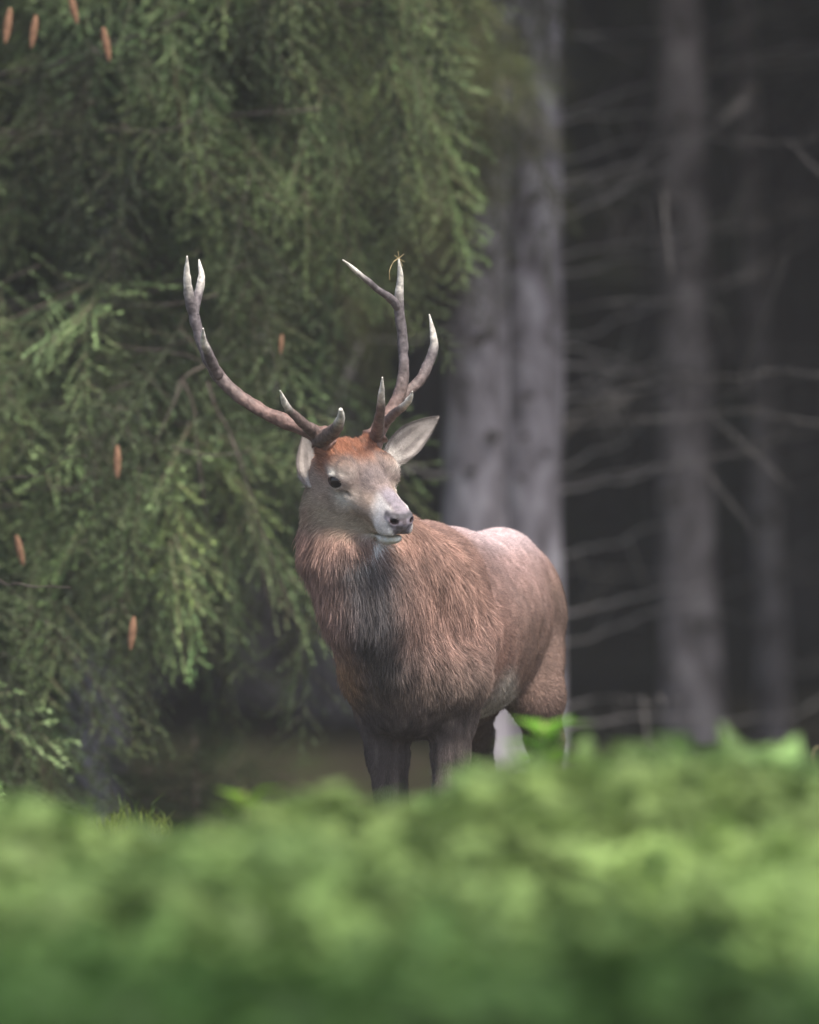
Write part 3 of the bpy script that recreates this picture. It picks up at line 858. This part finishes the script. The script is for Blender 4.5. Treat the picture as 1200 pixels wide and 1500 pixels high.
fld.ell(H(0.280, 0, -0.1565), (0.044, 0.022, 0.0125), 0.008, TM)                   # lower lip
hcone((0.05, 0.050, -0.022), (0.046, 0.060, -0.008), 0.027, 0.020, 0.02, pair=True)   # pedicles
# eyes: lids around a socket
EYE = (0.140, 0.0680, -0.051); ER = 0.0195
for s in (1, -1):
    c = np.array(EYE) * (1, s, 1)
    en = norm([0.50, 0.86 * s, 0.10]); e2 = norm(np.array([0.12, 0, 1.0]) - en * (np.array([0.12, 0, 1.0]) @ en)); e1 = np.cross(e2, en)
    hx = lambda v: HO + v @ HM
    ring = [hx(c + en * (0.0140 + (0.0020 if math.sin(a) > 0.2 else 0)) + e1 * 0.0178 * math.cos(a) + e2 * 0.0126 * math.sin(a)) for a in np.linspace(0, 2 * math.pi, 15)]
    for a, b in zip(ring[:-1], ring[1:]):
        fld.cone(a, b, 0.0042, 0.0042, 0.008)
    fld.ell(hx(c + en * 0.021), (0.0165, 0.0112, 0.0150), 0.004, np.stack([e1, e2, en]) @ HM, 'sub')
hcone((0.160, 0.070, -0.058), (0.184, 0.056, -0.078), 0.0030, 0.0036, 0.004, 'sub', pair=True)          # gland slit
hell((0.341, 0.0240, -0.089), (0.013, 0.0085, 0.0062), 0.004, 'sub', pair=True)
hcone((0.338, 0.031, -0.084), (0.322, 0.036, -0.080), 0.0028, 0.002, 0.004, 'sub', pair=True)        # nostrils
fld.ell(H(0.284, 0, -0.1445), (0.060, 0.050, 0.0030), 0.004, TM, 'sub')                        # mouth line
SV, SF = fld.mesh()
del fld


def head_local(P): return (P - HO) @ HM.T
def px_of(P):
    W = P + ROOT
    return 600 + W[:, 0] / W[:, 1] * F_PX, 598 + (CAMZ - W[:, 2]) / W[:, 1] * F_PX
def lerp3(c, target, wt): return c + (np.asarray(target) - c) * wt[:, None]


def coat(P):
    """coat colour, hair length, hair direction and head weight at points P (stag local)"""
    h = head_local(P); px, row = px_of(P)
    z = P[:, 2]; y = P[:, 1] + ROOT[1] - D0
    n1 = vnoise(P, 7, 1); n2 = vnoise(P, 22, 2); n3 = vnoise(P * (1, 1, 0.35), 60, 3)
    c = np.tile(np.array([0.285, 0.170, 0.125]), (len(P), 1))
    # flank darker grey-brown; highlight from above painted into the back as paler hair
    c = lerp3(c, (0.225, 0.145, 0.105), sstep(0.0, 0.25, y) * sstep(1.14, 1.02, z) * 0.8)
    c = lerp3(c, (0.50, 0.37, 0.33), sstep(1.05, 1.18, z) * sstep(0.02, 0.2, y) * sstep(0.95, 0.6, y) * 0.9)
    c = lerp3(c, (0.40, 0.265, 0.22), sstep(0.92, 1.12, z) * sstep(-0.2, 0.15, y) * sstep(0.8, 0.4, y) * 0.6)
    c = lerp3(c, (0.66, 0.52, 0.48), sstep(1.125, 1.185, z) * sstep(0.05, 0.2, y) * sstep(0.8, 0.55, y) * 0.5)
    # hind quarter darker
    c = lerp3(c, (0.19, 0.125, 0.092), sstep(0.42, 0.62, y) * sstep(1.15, 1.02, z) * 0.8)
    # belly pale, then breast dark
    c = lerp3(c, (0.42, 0.35, 0.28), sstep(0.885, 0.825, z) * sstep(-0.02, 0.12, y) * sstep(0.55, 0.40, y) * sstep(766, 748, px))
    c = lerp3(c, (0.155, 0.115, 0.085), sstep(0.98, 0.80, z) * sstep(0.0, -0.15, y) * 0.85)
    # neck rust, throat dark grey
    nk = sstep(-0.12, -0.25, y)
    thr = np.exp(-((px - (548 + (row - 900) * 0.18)) / 46.0) ** 2) * sstep(780, 825, row) * sstep(1030, 940, row) * sstep(-0.36, -0.44, y)
    c = lerp3(c, (0.33, 0.195, 0.14), nk * sstep(0.98, 1.08, z) * 0.8)
    c = lerp3(c, (0.38, 0.21, 0.10), sstep(545, 500, px) * sstep(0.98, 0.88, z) * nk * 0.7)
    c = lerp3(c, (0.092, 0.082, 0.075), np.clip(thr * 1.15, 0, 1) * 0.94)
    cl = np.exp(-((px - 562) / 26.0) ** 2 - ((row - 985) / 40.0) ** 2) * sstep(-0.2, -0.3, y)
    c = lerp3(c, (0.09, 0.075, 0.06), cl * 0.8)
    # legs
    c = lerp3(c, (0.098, 0.074, 0.062), sstep(0.83, 0.73, z) * np.where(y < 0.1, 1, 0.2))
    c = lerp3(c, (0.10, 0.076, 0.062), sstep(0.76, 0.60, z))
    # mottling and streaks
    n4 = vnoise(P * (1, 1, 0.16), 85, 33); n5 = vnoise(P, 55, 34)
    c = c * np.exp(0.18 * n1 + 0.14 * n2 + 0.12 * n3 + (0.42 * nk + 0.12) * n4 + 0.22 * n5 * (1 - nk * 0.6))[:, None]
    # head
    hw = sstep(-0.06, 0.015, h[:, 0]) * sstep(0.12, 0.085, np.abs(h[:, 1])) * sstep(-0.185, -0.160, h[:, 2] + 0.030 * sstep(0.16, 0.04, h[:, 0])) * sstep(0.14, 0.06, h[:, 2])
    f, r, u = h[:, 0], np.abs(h[:, 1]), h[:, 2]
    g = np.tile(np.array([0.36, 0.275, 0.22]), (len(P), 1))
    g = lerp3(g, (0.32, 0.145, 0.085), sstep(0.205, 0.105, f + r * 0.5) * sstep(-0.09, -0.03, u))
    g = lerp3(g, (0.28, 0.215, 0.195), sstep(0.13, 0.19, f) * sstep(-0.07, -0.04, u) * 0.8)
    g = lerp3(g, (0.24, 0.195, 0.185), np.exp(-((f - 0.185) / 0.035) ** 2 - ((r - 0.012) / 0.026) ** 2) * sstep(-0.09, -0.05, u) * 0.8)
    g = lerp3(g, (0.22, 0.18, 0.165), np.exp(-((f - 0.14) / 0.03) ** 2 - ((r - 0.036) / 0.010) ** 2) * sstep(-0.05, -0.02, u) * 0.7)
    g = lerp3(g, (0.33, 0.28, 0.20), sstep(-0.10, -0.15, u) * 0.7)
    g = lerp3(g, (0.78, 0.72, 0.64), np.exp(-(((f - 0.140) / 0.030) ** 2 + ((u + 0.032) / 0.011) ** 2)) * sstep(0.035, 0.055, r) * 0.95)
    g = lerp3(g, (0.82, 0.76, 0.68), np.exp(-(((f - 0.162) / 0.036) ** 2 + ((u + 0.094) / 0.025) ** 2)) * sstep(0.03, 0.05, r) * 0.9)
    g = lerp3(g, (0.13, 0.10, 0.09), np.exp(-((u + 0.018 + (f - 0.14) * 0.9) / 0.006) ** 2) * sstep(0.105, 0.125, f) * sstep(0.185, 0.165, f) * sstep(0.038, 0.050, r) * 0.75)
    g = lerp3(g, (0.17, 0.135, 0.12), sstep(0.15, 0.5, vnoise(h * (0.45, 1.0, 1.0), 75, 52)) * sstep(-0.10, -0.06, u) * sstep(0.27, 0.2, f) * 0.4)
    g = lerp3(g, (0.20, 0.155, 0.115), sstep(0.15, 0.55, vnoise(h, 48, 53)) * sstep(-0.06, -0.10, u) * sstep(0.24, 0.16, f) * 0.2)
    sa, sb = np.array([0.112, 0.052, -0.006]), np.array([0.205, 0.018, -0.048])
    hp = np.stack([f, r, u], 1); ts = np.clip(((hp - sa) @ (sb - sa)) / ((sb - sa) @ (sb - sa)), 0, 1)
    ds = np.linalg.norm(hp - sa - ts[:, None] * (sb - sa), axis=1)
    g = lerp3(g, (0.12, 0.095, 0.088), np.exp(-(ds / 0.0080) ** 2) * (0.8 + 0.3 * n2) * (1 - 0.3 * ts) * sstep(0.0, 0.3, ts + 0.1))
    mz = sstep(0.245, 0.285, f + (u + 0.1) * 0.25)
    g = lerp3(g, (0.68, 0.63, 0.60), mz * sstep(0.014, 0.024, r))
    g = lerp3(g, (0.34, 0.295, 0.315), mz * sstep(0.024, 0.014, r))
    g = lerp3(g, (0.85, 0.80, 0.72), sstep(0.20, 0.24, f) * sstep(-0.140, -0.147, u - (f - 0.284) * 0.31))
    g = lerp3(g, (0.05, 0.042, 0.036), np.exp(-(((f - 0.172) / 0.017) ** 2 + ((u + 0.068 + (f - 0.172) * 0.8) / 0.0045) ** 2)) * sstep(0.04, 0.05, r) * 0.85)
    de = np.hypot(f - EYE[0] - 0.005, (u - EYE[2]) * 1.45)
    g = lerp3(g, (0.03, 0.022, 0.02), sstep(0.0225, 0.0185, de) * sstep(0.045, 0.055, r))
    topl = sstep(-0.066, -0.074, u)
    rl = np.clip(0.035 + (u + 0.090) * 0.50, 0.012, 0.036)
    pad = sstep(0.303, 0.313, f + (u + 0.09) * 0.15) * sstep(rl + 0.004, rl - 0.002, r) * topl * sstep(-0.131, -0.125, u)
    g = lerp3(g, (0.29, 0.25, 0.285), pad)
    g = lerp3(g, (0.12, 0.095, 0.10), pad * sstep(0.1, 0.5, vnoise(P, 110, 51)) * 0.8)
    g = lerp3(g, (0.055, 0.055, 0.055), pad * sstep(-0.086, -0.078, u) * 0.8)
    nd = np.linalg.norm(np.stack([f - 0.341, r - 0.0240, u + 0.089], 1) / (0.02, 0.0105, 0.0080), axis=1)
    g = lerp3(g, (0.03, 0.014, 0.014), sstep(1.25, 0.7, nd))
    g = lerp3(g, (0.06, 0.045, 0.035), np.exp(-((u + 0.1445 - (f - 0.284) * 0.31) / 0.0032) ** 2) * sstep(0.23, 0.25, f) * 0.9)
    g = g * np.exp(0.14 * n2 + 0.16 * vnoise(P, 130, 5) + 0.14 * vnoise(h * (0.3, 1, 1), 170, 6))[:, None]
    c = c + (g - c) * hw[:, None]
    # white tuft under the chin
    tf = np.exp(-(((px - 536) + (row - 810) * 0.9) / 10.0) ** 2 - (((row - 806) + (px - 536) * 0.45) / 5.0) ** 2) * sstep(-0.40, -0.46, y)
    c = lerp3(c, (0.75, 0.72, 0.66), np.clip(tf * 1.6, 0, 1) * (1 - hw))
    c = c * (1 + (np.array([-0.03, 0.01, 0.10])) * (1 - hw)[:, None])
    c = np.clip(c, 0.006, 0.85)
    # length
    L = 0.0165 - 0.0045 * sstep(-0.05, 0.15, y)
    L += 0.006 * sstep(0.9, 0.78, z) * (y > 0) - 0.003 * sstep(1.0, 0.9, z) * sstep(0.0, -0.15, y)
    L += (-0.002 + 0.030 * sstep(1.40, 1.15, z) * sstep(0.70, 1.0, z)) * nk + 0.018 * thr
    L = np.where(z < 0.68, 0.014, L)
    L = L * (1 - 0.55 * np.clip(tf * 1.5, 0, 1))
    hl_ = 0.010 - 0.0055 * sstep(0.16, 0.25, f) + 0.010 * sstep(0.12, 0.05, f) * sstep(-0.1, -0.05, u)
    L = L + (hl_ - L) * hw
    # direction
    d = np.tile(bax * 0.75 + np.array([0, 0, -0.55]), (len(P), 1))
    lat = (P @ blat)
    nd_ = np.stack([0.10 + 0.0 * z, 0.05 + 0 * z, -1.0 + 0 * z], 1)
    d = d + (nd_ - d) * sstep(-0.05, -0.25, y)[:, None]
    d = d + (np.array([0.02, 0.05, -1.0]) - d) * sstep(0.8, 0.66, z)[:, None]
    hd = -hf * 1.0 + hu * 0.0 - np.outer(sstep(-0.08, -0.13, u), [0, 0, 0.6])
    d = d + (hd - d) * hw[:, None]
    wob = np.stack([vnoise(P, 9, 11), vnoise(P, 9, 12), vnoise(P, 9, 13)], 1) * 0.28 + np.stack([vnoise(P, 35, 14), vnoise(P, 35, 15), vnoise(P, 35, 16)], 1) * 0.30
    d = norm(d + wob * (1 - 0.5 * hw)[:, None])
    return c, L, d, hw, pad * hw, nd


cS = coat(SV)[0]
body = mesh_obj('body', SV, SF, M['skin'], stag, True, cS)


def tri_soup(V, F):
    T = np.concatenate([F[:, [0, 1, 2]], F[:, [0, 2, 3]]]) if F.shape[1] == 4 else F
    return V[T[:, 0]], V[T[:, 1]], V[T[:, 2]]


def grow_fur(name, V, F, count_fn, info, parent, base_r=0.00056, npt=5, lift=0.30, seed=1):
    rng = np.random.default_rng(seed)
    a, b, c = tri_soup(V, F)
    nrm = np.cross(b - a, c - a); ar = np.linalg.norm(nrm, axis=1) * 0.5; nrm = norm(nrm)
    exp = ar * count_fn((a + b + c) / 3)
    n = np.floor(exp).astype(int) + (rng.random(len(exp)) < exp % 1)
    idx = np.repeat(np.arange(len(n)), n); N = len(idx)
    u = rng.random(N); v = rng.random(N); fl = u + v > 1; u[fl] = 1 - u[fl]; v[fl] = 1 - v[fl]
    R = a[idx] + (b - a)[idx] * u[:, None] + (c - a)[idx] * v[:, None]
    nn = nrm[idx]
    col, L, d, keep, lf = info(R)
    k = keep; R, nn, col, L, d, lf = R[k], nn[k], col[k], L[k], d[k], lf[k]; N = len(R)
    L = L * rng.uniform(0.65, 1.2, N)
    tang = norm(d - nn * (d * nn).sum(1, keepdims=True))
    tang = norm(tang + rng.normal(0, 0.13, (N, 3)))
    t = np.linspace(0, 1, npt)
    P = R[:, None] - nn[:, None] * np.minimum(0.002, L * 0.09)[:, None, None] + tang[:, None] * (t[None, :, None] * L[:, None, None]) + nn[:, None] * (lf[:, None] * L[:, None] * (np.sin(t * 1.9)[None]))[..., None]
    curl = rng.normal(0, 0.06, (N, 3))
    P += curl[:, None] * (t ** 2)[None, :, None] * L[:, None, None]
    rad = np.broadcast_to((base_r * (1 - t ** 1.5 * 0.85))[None], (N, npt)) * np.clip(L / 0.02, 0.55, 1.3)[:, None]
    hc = bpy.data.hair_curves.new(name)
    hc.add_curves([npt] * N)
    hc.attributes['position'].data.foreach_set('vector', P.astype(np.float32).ravel())
    ra = hc.attributes.get('radius') or hc.attributes.new('radius', 'FLOAT', 'POINT')
    ra.data.foreach_set('value', np.ascontiguousarray(rad, np.float32).ravel())
    ca = hc.attributes.new('col', 'FLOAT_COLOR', 'CURVE')
    c4 = np.ones((N, 4), np.float32)
    c4[:, :3] = np.clip(col * np.exp(rng.normal(0, 0.24, N))[:, None] * 1.12, 0, 0.9)
    ca.data.foreach_set('color', c4.ravel())
    hc.materials.append(M['fur'])
    o = bpy.data.objects.new(name, hc); COL.objects.link(o); o.parent = parent
    return o


def body_density(P):
    h = head_local(P)
    front = sstep(0.75, 0.2, P[:, 1])
    den = 135000 + 70000 * front
    hd = (h[:, 0] > -0.03) & (h[:, 2] > -0.2) & (np.abs(h[:, 1]) < 0.1)
    den = np.where(hd, 330000, den)
    return np.where(P[:, 2] < 0.4, 25000, den)


def body_info(P):
    c, L, d, hw, pad, nd = coat(P)
    h = head_local(P)
    de = np.hypot((h[:, 0] - EYE[0] - 0.006) / 1.25, (h[:, 2] - EYE[2]) * 1.35)
    eyeclear = (de > 0.0205) | (np.abs(h[:, 1]) < 0.045) | (hw < 0.5)
    keep = (pad < 0.4) & eyeclear & (P[:, 2] > 0.05) & ~((nd < 1.3) & (hw > 0.5))
    lf = np.where(hw > 0.5, 0.24, 0.20 - 0.05 * sstep(0.0, 0.2, P[:, 1] + ROOT[1] - D0)) + 0.05 * vnoise(P, 12, 20)
    return c, L, d, keep, lf


grow_fur('fur', SV, SF, body_density, body_info, stag)

# white throat tuft: longer hair is part of the coat; eyes
for s in (1, -1):
    n_u, n_v = 24, 16
    uu, vv = np.meshgrid(np.linspace(0, 2 * math.pi, n_u, endpoint=False), np.linspace(0, math.pi, n_v), indexing='ij')
    V = np.stack([np.cos(uu) * np.sin(vv), np.sin(uu) * np.sin(vv), np.cos(vv)], -1).reshape(-1, 3) * ER + H(*(np.array(EYE) * (1, s, 1) + norm([0.50, 0.86 * s, 0.10]) * 0.0072))
    Fq = [(i * n_v + j, i * n_v + j + 1, ((i + 1) % n_u) * n_v + j + 1, ((i + 1) % n_u) * n_v + j) for i in range(n_u) for j in range(n_v - 1)]
    mesh_obj('eye', V, Fq, M['eye'], stag)


# ears
def make_ear(base, tip, nrmv, W, curl, fold, seed):
    d = tip - base; L = np.linalg.norm(d); d = d / L
    n = norm(nrmv - d * (nrmv @ d)); s = np.cross(d, n)
    nt_, ns = 22, 15
    T, S = np.meshgrid(np.linspace(0, 1, nt_), np.linspace(-1, 1, ns), indexing='ij')
    wd = W * (0.36 + 0.64 * np.sin(np.clip(T * 1.7, 0, 1) * math.pi / 2)) * np.clip(1 - np.clip((T - 0.42) / 0.58, 0, 1) ** 1.9, 0.02, 1) ** 0.8
    cr = curl * (1 - 0.55 * T)
    V = base + d * (T * L)[..., None] + s * (wd * np.sin(S * (0.8 + 0.5 * (1 - T))) / math.sin(1.3))[..., None] + n * (cr * wd * S ** 2 - fold * 0.03 * np.sin(T * math.pi))[..., None]
    Vi = V.reshape(-1, 3); Vo = (V - n * 0.006 * (1 - 0.5 * S[..., None] ** 2)).reshape(-1, 3)
    N = nt_ * ns
    faces = []
    for i in range(nt_ - 1):
        for j in range(ns - 1):
            a, b, c_, e = i * ns + j, i * ns + j + 1, (i + 1) * ns + j + 1, (i + 1) * ns + j
            faces.append((a, e, c_, b)); faces.append((N + a, N + b, N + c_, N + e))
    for i in range(nt_ - 1):
        faces.append((i * ns, N + i * ns, N + (i + 1) * ns, (i + 1) * ns))
        a = i * ns + ns - 1; faces.append((a, (a + ns), N + a + ns, N + a))
    for j in range(ns - 1):
        a = (nt_ - 1) * ns + j; faces.append((a, N + a, N + a + 1, a + 1)); b = j; faces.append((b, b + 1, N + b + 1, N + b))
    Sv = np.abs(S).reshape(-1); Tv = T.reshape(-1)
    pt = vnoise(Vi, 45, seed)
    ci = np.tile(np.array([0.31, 0.275, 0.25]), (N, 1)) * (1 + 0.3 * pt)[:, None]
    ci = lerp3(ci, (0.62, 0.57, 0.52), sstep(0.35, 0.1, Tv) * sstep(0.9, 0.4, Sv))
    ci = lerp3(ci, (0.07, 0.058, 0.055), sstep(0.72, 0.92, Sv) * sstep(0.1, 0.3, Tv) * 0.8)
    ci = lerp3(ci, (0.14, 0.12, 0.11), sstep(0.84, 0.97, Tv) * 0.7)
    ci = lerp3(ci, (0.10, 0.082, 0.075), np.exp(-((Sv - 0.35) / 0.13) ** 2) * sstep(0.2, 0.4, Tv) * sstep(0.85, 0.6, Tv) * 0.7)
    co = np.tile(np.array([0.20, 0.165, 0.145]), (N, 1))
    V2 = np.concatenate([Vi, Vo]); C2 = np.concatenate([ci, co])
    F4 = np.array(faces)
    ear = mesh_obj('ear', V2, F4, M['skin'], stag, True, C2)
    from_idx = np.array(V2)
    def info(P):
        dist = None
        T_ = ((P - base) @ d) / L; S_ = ((P - base) @ s)
        # nearest vertex colour, by blocks
        out = np.empty((len(P), 3)); edge = np.empty(len(P))
        allS = np.concatenate([Sv, Sv])
        for i0 in range(0, len(P), 2000):
            dd = ((P[i0:i0 + 2000, None] - from_idx[None]) ** 2).sum(-1); k = dd.argmin(1)
            out[i0:i0 + 2000] = C2[k]; edge[i0:i0 + 2000] = allS[k]
        Lh = 0.005 + 0.012 * sstep(0.45, 0.1, T_)
        dr = norm(d + s * (np.sign(S_) * 0.5)[:, None] + n * 0.15)
        return out, Lh, np.broadcast_to(dr, P.shape), np.ones(len(P), bool), np.full(len(P), 0.18)
    grow_fur('ear_fur', V2, F4, lambda P: np.full(len(P), 420000.0), info, ear, 0.00036, 4, seed=seed)
    return ear


make_ear(q(566, 676, -0.33), q(643, 610, -0.25), np.array([-0.10, -1.0, -0.25]), 0.043, 0.45, 1, 31)
make_ear(q(458, 712, -0.42), q(447, 630, -0.34), np.array([-0.30, -1.0, 0.35]), 0.040, 0.8, 1, 32)


# antlers
def antler(beam, tines, seed, ddy):
    def build(name, pts, parent, k):
        A = np.array([np.append(q(a, b, c + ddy), r / 1000) for a, b, c, r in pts])
        n = 10 * len(pts)
        S = catmull(A, n); R = np.maximum(S[:, 3] * (1.2 if name == 'tine' else 1.06), 0.0008); C = S[:, :3]
        C = C + np.stack([vnoise(C, 18, seed + 3 + i) for i in range(3)], 1) * 0.0022
        t = np.linspace(0, 1, n)
        dtip = np.cumsum(np.linalg.norm(np.diff(C, axis=0, prepend=C[:1]), axis=1)); dtip = dtip[-1] - dtip
        c = np.tile(np.array([0.155, 0.112, 0.098]), (n, 1))
        top = sstep(1.52, 1.66, C[:, 2])
        c = lerp3(c, (0.15, 0.128, 0.130), top)
        tl = 0.10 if name == 'tine' else 0.12
        c = lerp3(c, (0.68, 0.63, 0.55), sstep(tl, tl * 0.4, dtip))
        lowred = sstep(1.56, 1.47, C[:, 2]) * (name == 'antler')
        c = lerp3(c, (0.22, 0.13, 0.105), lowred * 0.7)
        segs = 16
        V, F, caps = tube_arrays(C, R, segs, 0.16, 55, seed + k, 0.045)
        # burr
        if name == 'antler':
            ring = np.exp(-((np.arange(n) - 11) / 2.0) ** 2)
            V = V.reshape(n, segs, 3); V = C[:, None] + (V - C[:, None]) * (1 + ring[:, None, None] * (0.30 + 0.35 * np.random.default_rng(seed).random(segs)[None, :, None])); V = V.reshape(-1, 3)
        cc = np.repeat(c, segs, axis=0)
        streak = vnoise(V * 1.0, 130, seed + 9)
        cc = cc * (1 + 0.35 * streak)[:, None]
        faces = [tuple(map(int, f)) for f in F] + [tuple(map(int, x)) for x in caps]
        return mesh_obj(name, V, faces, M['antler'], parent, True, np.clip(cc, 0.01, 0.8))
    b = build('antler', beam, stag, 0)
    for k, tn in enumerate(tines): build('tine', tn, b, k + 1)
    return b


antler([(484, 655, -.405, 22), (470, 640, -.405, 21), (448, 628, -.40, 18), (420, 617, -.39, 16.5), (388, 604, -.375, 15.5), (350, 581, -.36, 15), (318, 548, -.35, 14.5), (298, 510, -.35, 14), (286, 470, -.36, 12.5), (278, 435, -.38, 11), (274, 405, -.40, 8), (274, 375, -.42, 1.6)],
       [[(285, 462, -.365, 9), (290, 432, -.35, 9), (295, 406, -.335, 7), (291, 381, -.32, 1.3)],
        [(320, 550, -.36, 11), (307, 522, -.41, 10), (299, 502, -.46, 7), (297, 481, -.50, 1.3)],
        [(470, 638, -.42, 14), (452, 626, -.46, 11.5), (432, 608, -.51, 9), (418, 590, -.56, 6.5), (410, 572, -.60, 1.3)],
        [(470, 644, -.42, 17), (484, 634, -.48, 15), (495, 624, -.55, 11), (499, 610, -.61, 8), (498, 599, -.64, 4)]], 41, -0.06)
antler([(545, 656, -.365, 21), (551, 640, -.36, 20), (561, 620, -.35, 17), (573, 600, -.34, 15.5), (584, 582, -.33, 14.5), (591, 556, -.33, 12.5), (592, 525, -.33, 11.5), (590, 490, -.33, 11), (585, 456, -.34, 11.5), (585, 430, -.35, 9.5), (587, 405, -.36, 7), (584, 379, -.37, 1.6)],
       [[(586, 452, -.34, 10), (572, 438, -.37, 8), (547, 418, -.42, 6.5), (523, 398, -.46, 5), (503, 381, -.49, 1.3)],
        [(582, 586, -.33, 12), (604, 568, -.30, 11), (622, 547, -.28, 10.5), (633, 518, -.27, 9.5), (634, 490, -.27, 7), (629, 460, -.27, 1.3)],
        [(560, 622, -.35, 11), (577, 607, -.40, 9.5), (592, 595, -.46, 8), (602, 583, -.50, 5.5), (605, 573, -.52, 1.3)],
        [(552, 642, -.37, 15), (554, 622, -.43, 12), (557, 600, -.49, 9), (559, 575, -.54, 6), (560, 552, -.57, 1.3)]], 51, -0.04)

# hooves (cloven)
for (a, b, c) in ((577, 1468, -0.25), (651, 1468, -0.31), (799, 1455, 0.75), (706, 1450, 0.83)):
    p = q(a, b, c); Vs = []; Fs = []
    for s in (-1, 1):
        n0 = len(Vs)
        for zz, fw, bw, hw_ in ((-0.0, 0.075, 0.03, 0.024), (0.03, 0.055, 0.034, 0.023), (p[2] + 0.012, 0.022, 0.03, 0.020)):
            for ang in np.linspace(0, 2 * math.pi, 12, endpoint=False):
                cx, sx = math.cos(ang), math.sin(ang)
                yy = -(fw if sx > 0 else bw) * sx
                Vs.append((p[0] + s * 0.021 + cx * hw_ * (1 if sx < 0 else (1 - 0.5 * sx)), p[1] - 0.01 + yy, zz - 0.003))
        for r_ in range(2):
            for j in range(12):
                Fs.append((n0 + r_ * 12 + j, n0 + r_ * 12 + (j + 1) % 12, n0 + (r_ + 1) * 12 + (j + 1) % 12, n0 + (r_ + 1) * 12 + j))
        Fs.append(tuple(range(n0, n0 + 12))[::-1]); Fs.append(tuple(range(n0 + 24, n0 + 36)))
    mesh_obj('hoof', np.array(Vs), Fs, M['hoof'], stag, False)

# dry grass caught on the antler tip
SV_, SF_ = [], []; off_ = 0
for pts in ([(571, 410, -.44), (571, 396, -.44), (577, 383, -.42), (585, 377, -.41)], [(578, 374, -.41), (585, 379, -.41), (593, 384, -.41)], [(583, 368, -.41), (585, 378, -.41), (590, 390, -.42)], [(576, 384, -.43), (586, 377, -.41), (592, 372, -.40)]):
    C = catmull([q(*p) + ROOT for p in pts], 12); V, F, _ = tube_arrays(C, np.linspace(0.0011, 0.0006, 12), 5)
    SV_.append(V); SF_.append(F + off_); off_ += len(V)
tag(mesh_obj('grass_wisp', np.concatenate(SV_), np.concatenate(SF_), M['straw']), 'wisp of dry grass caught on the stag\'s antler tip', 'dry grass')
# single bent grass stem beside the thicket
C = catmull([at(1197, 1190, 22.5), at(1195, 1130, 22.5), at(1191, 1106, 22.5), at(1196, 1094, 22.5), at(1205, 1098, 22.5)], 24)
g_ = float(ground_h(C[0][0], 22.5)); C = np.vstack([[C[0][0] + 0.02, 22.5, g_ - 0.02], [C[0][0] + 0.01, 22.5, C[0][2] * 0.5], C])
tag(tube('wild_grass', C, np.linspace(0.0022, 0.001, len(C)), M['straw'], None, 5), 'single bent grass stem rising above the thicket by the slender trunk', 'grass stem')
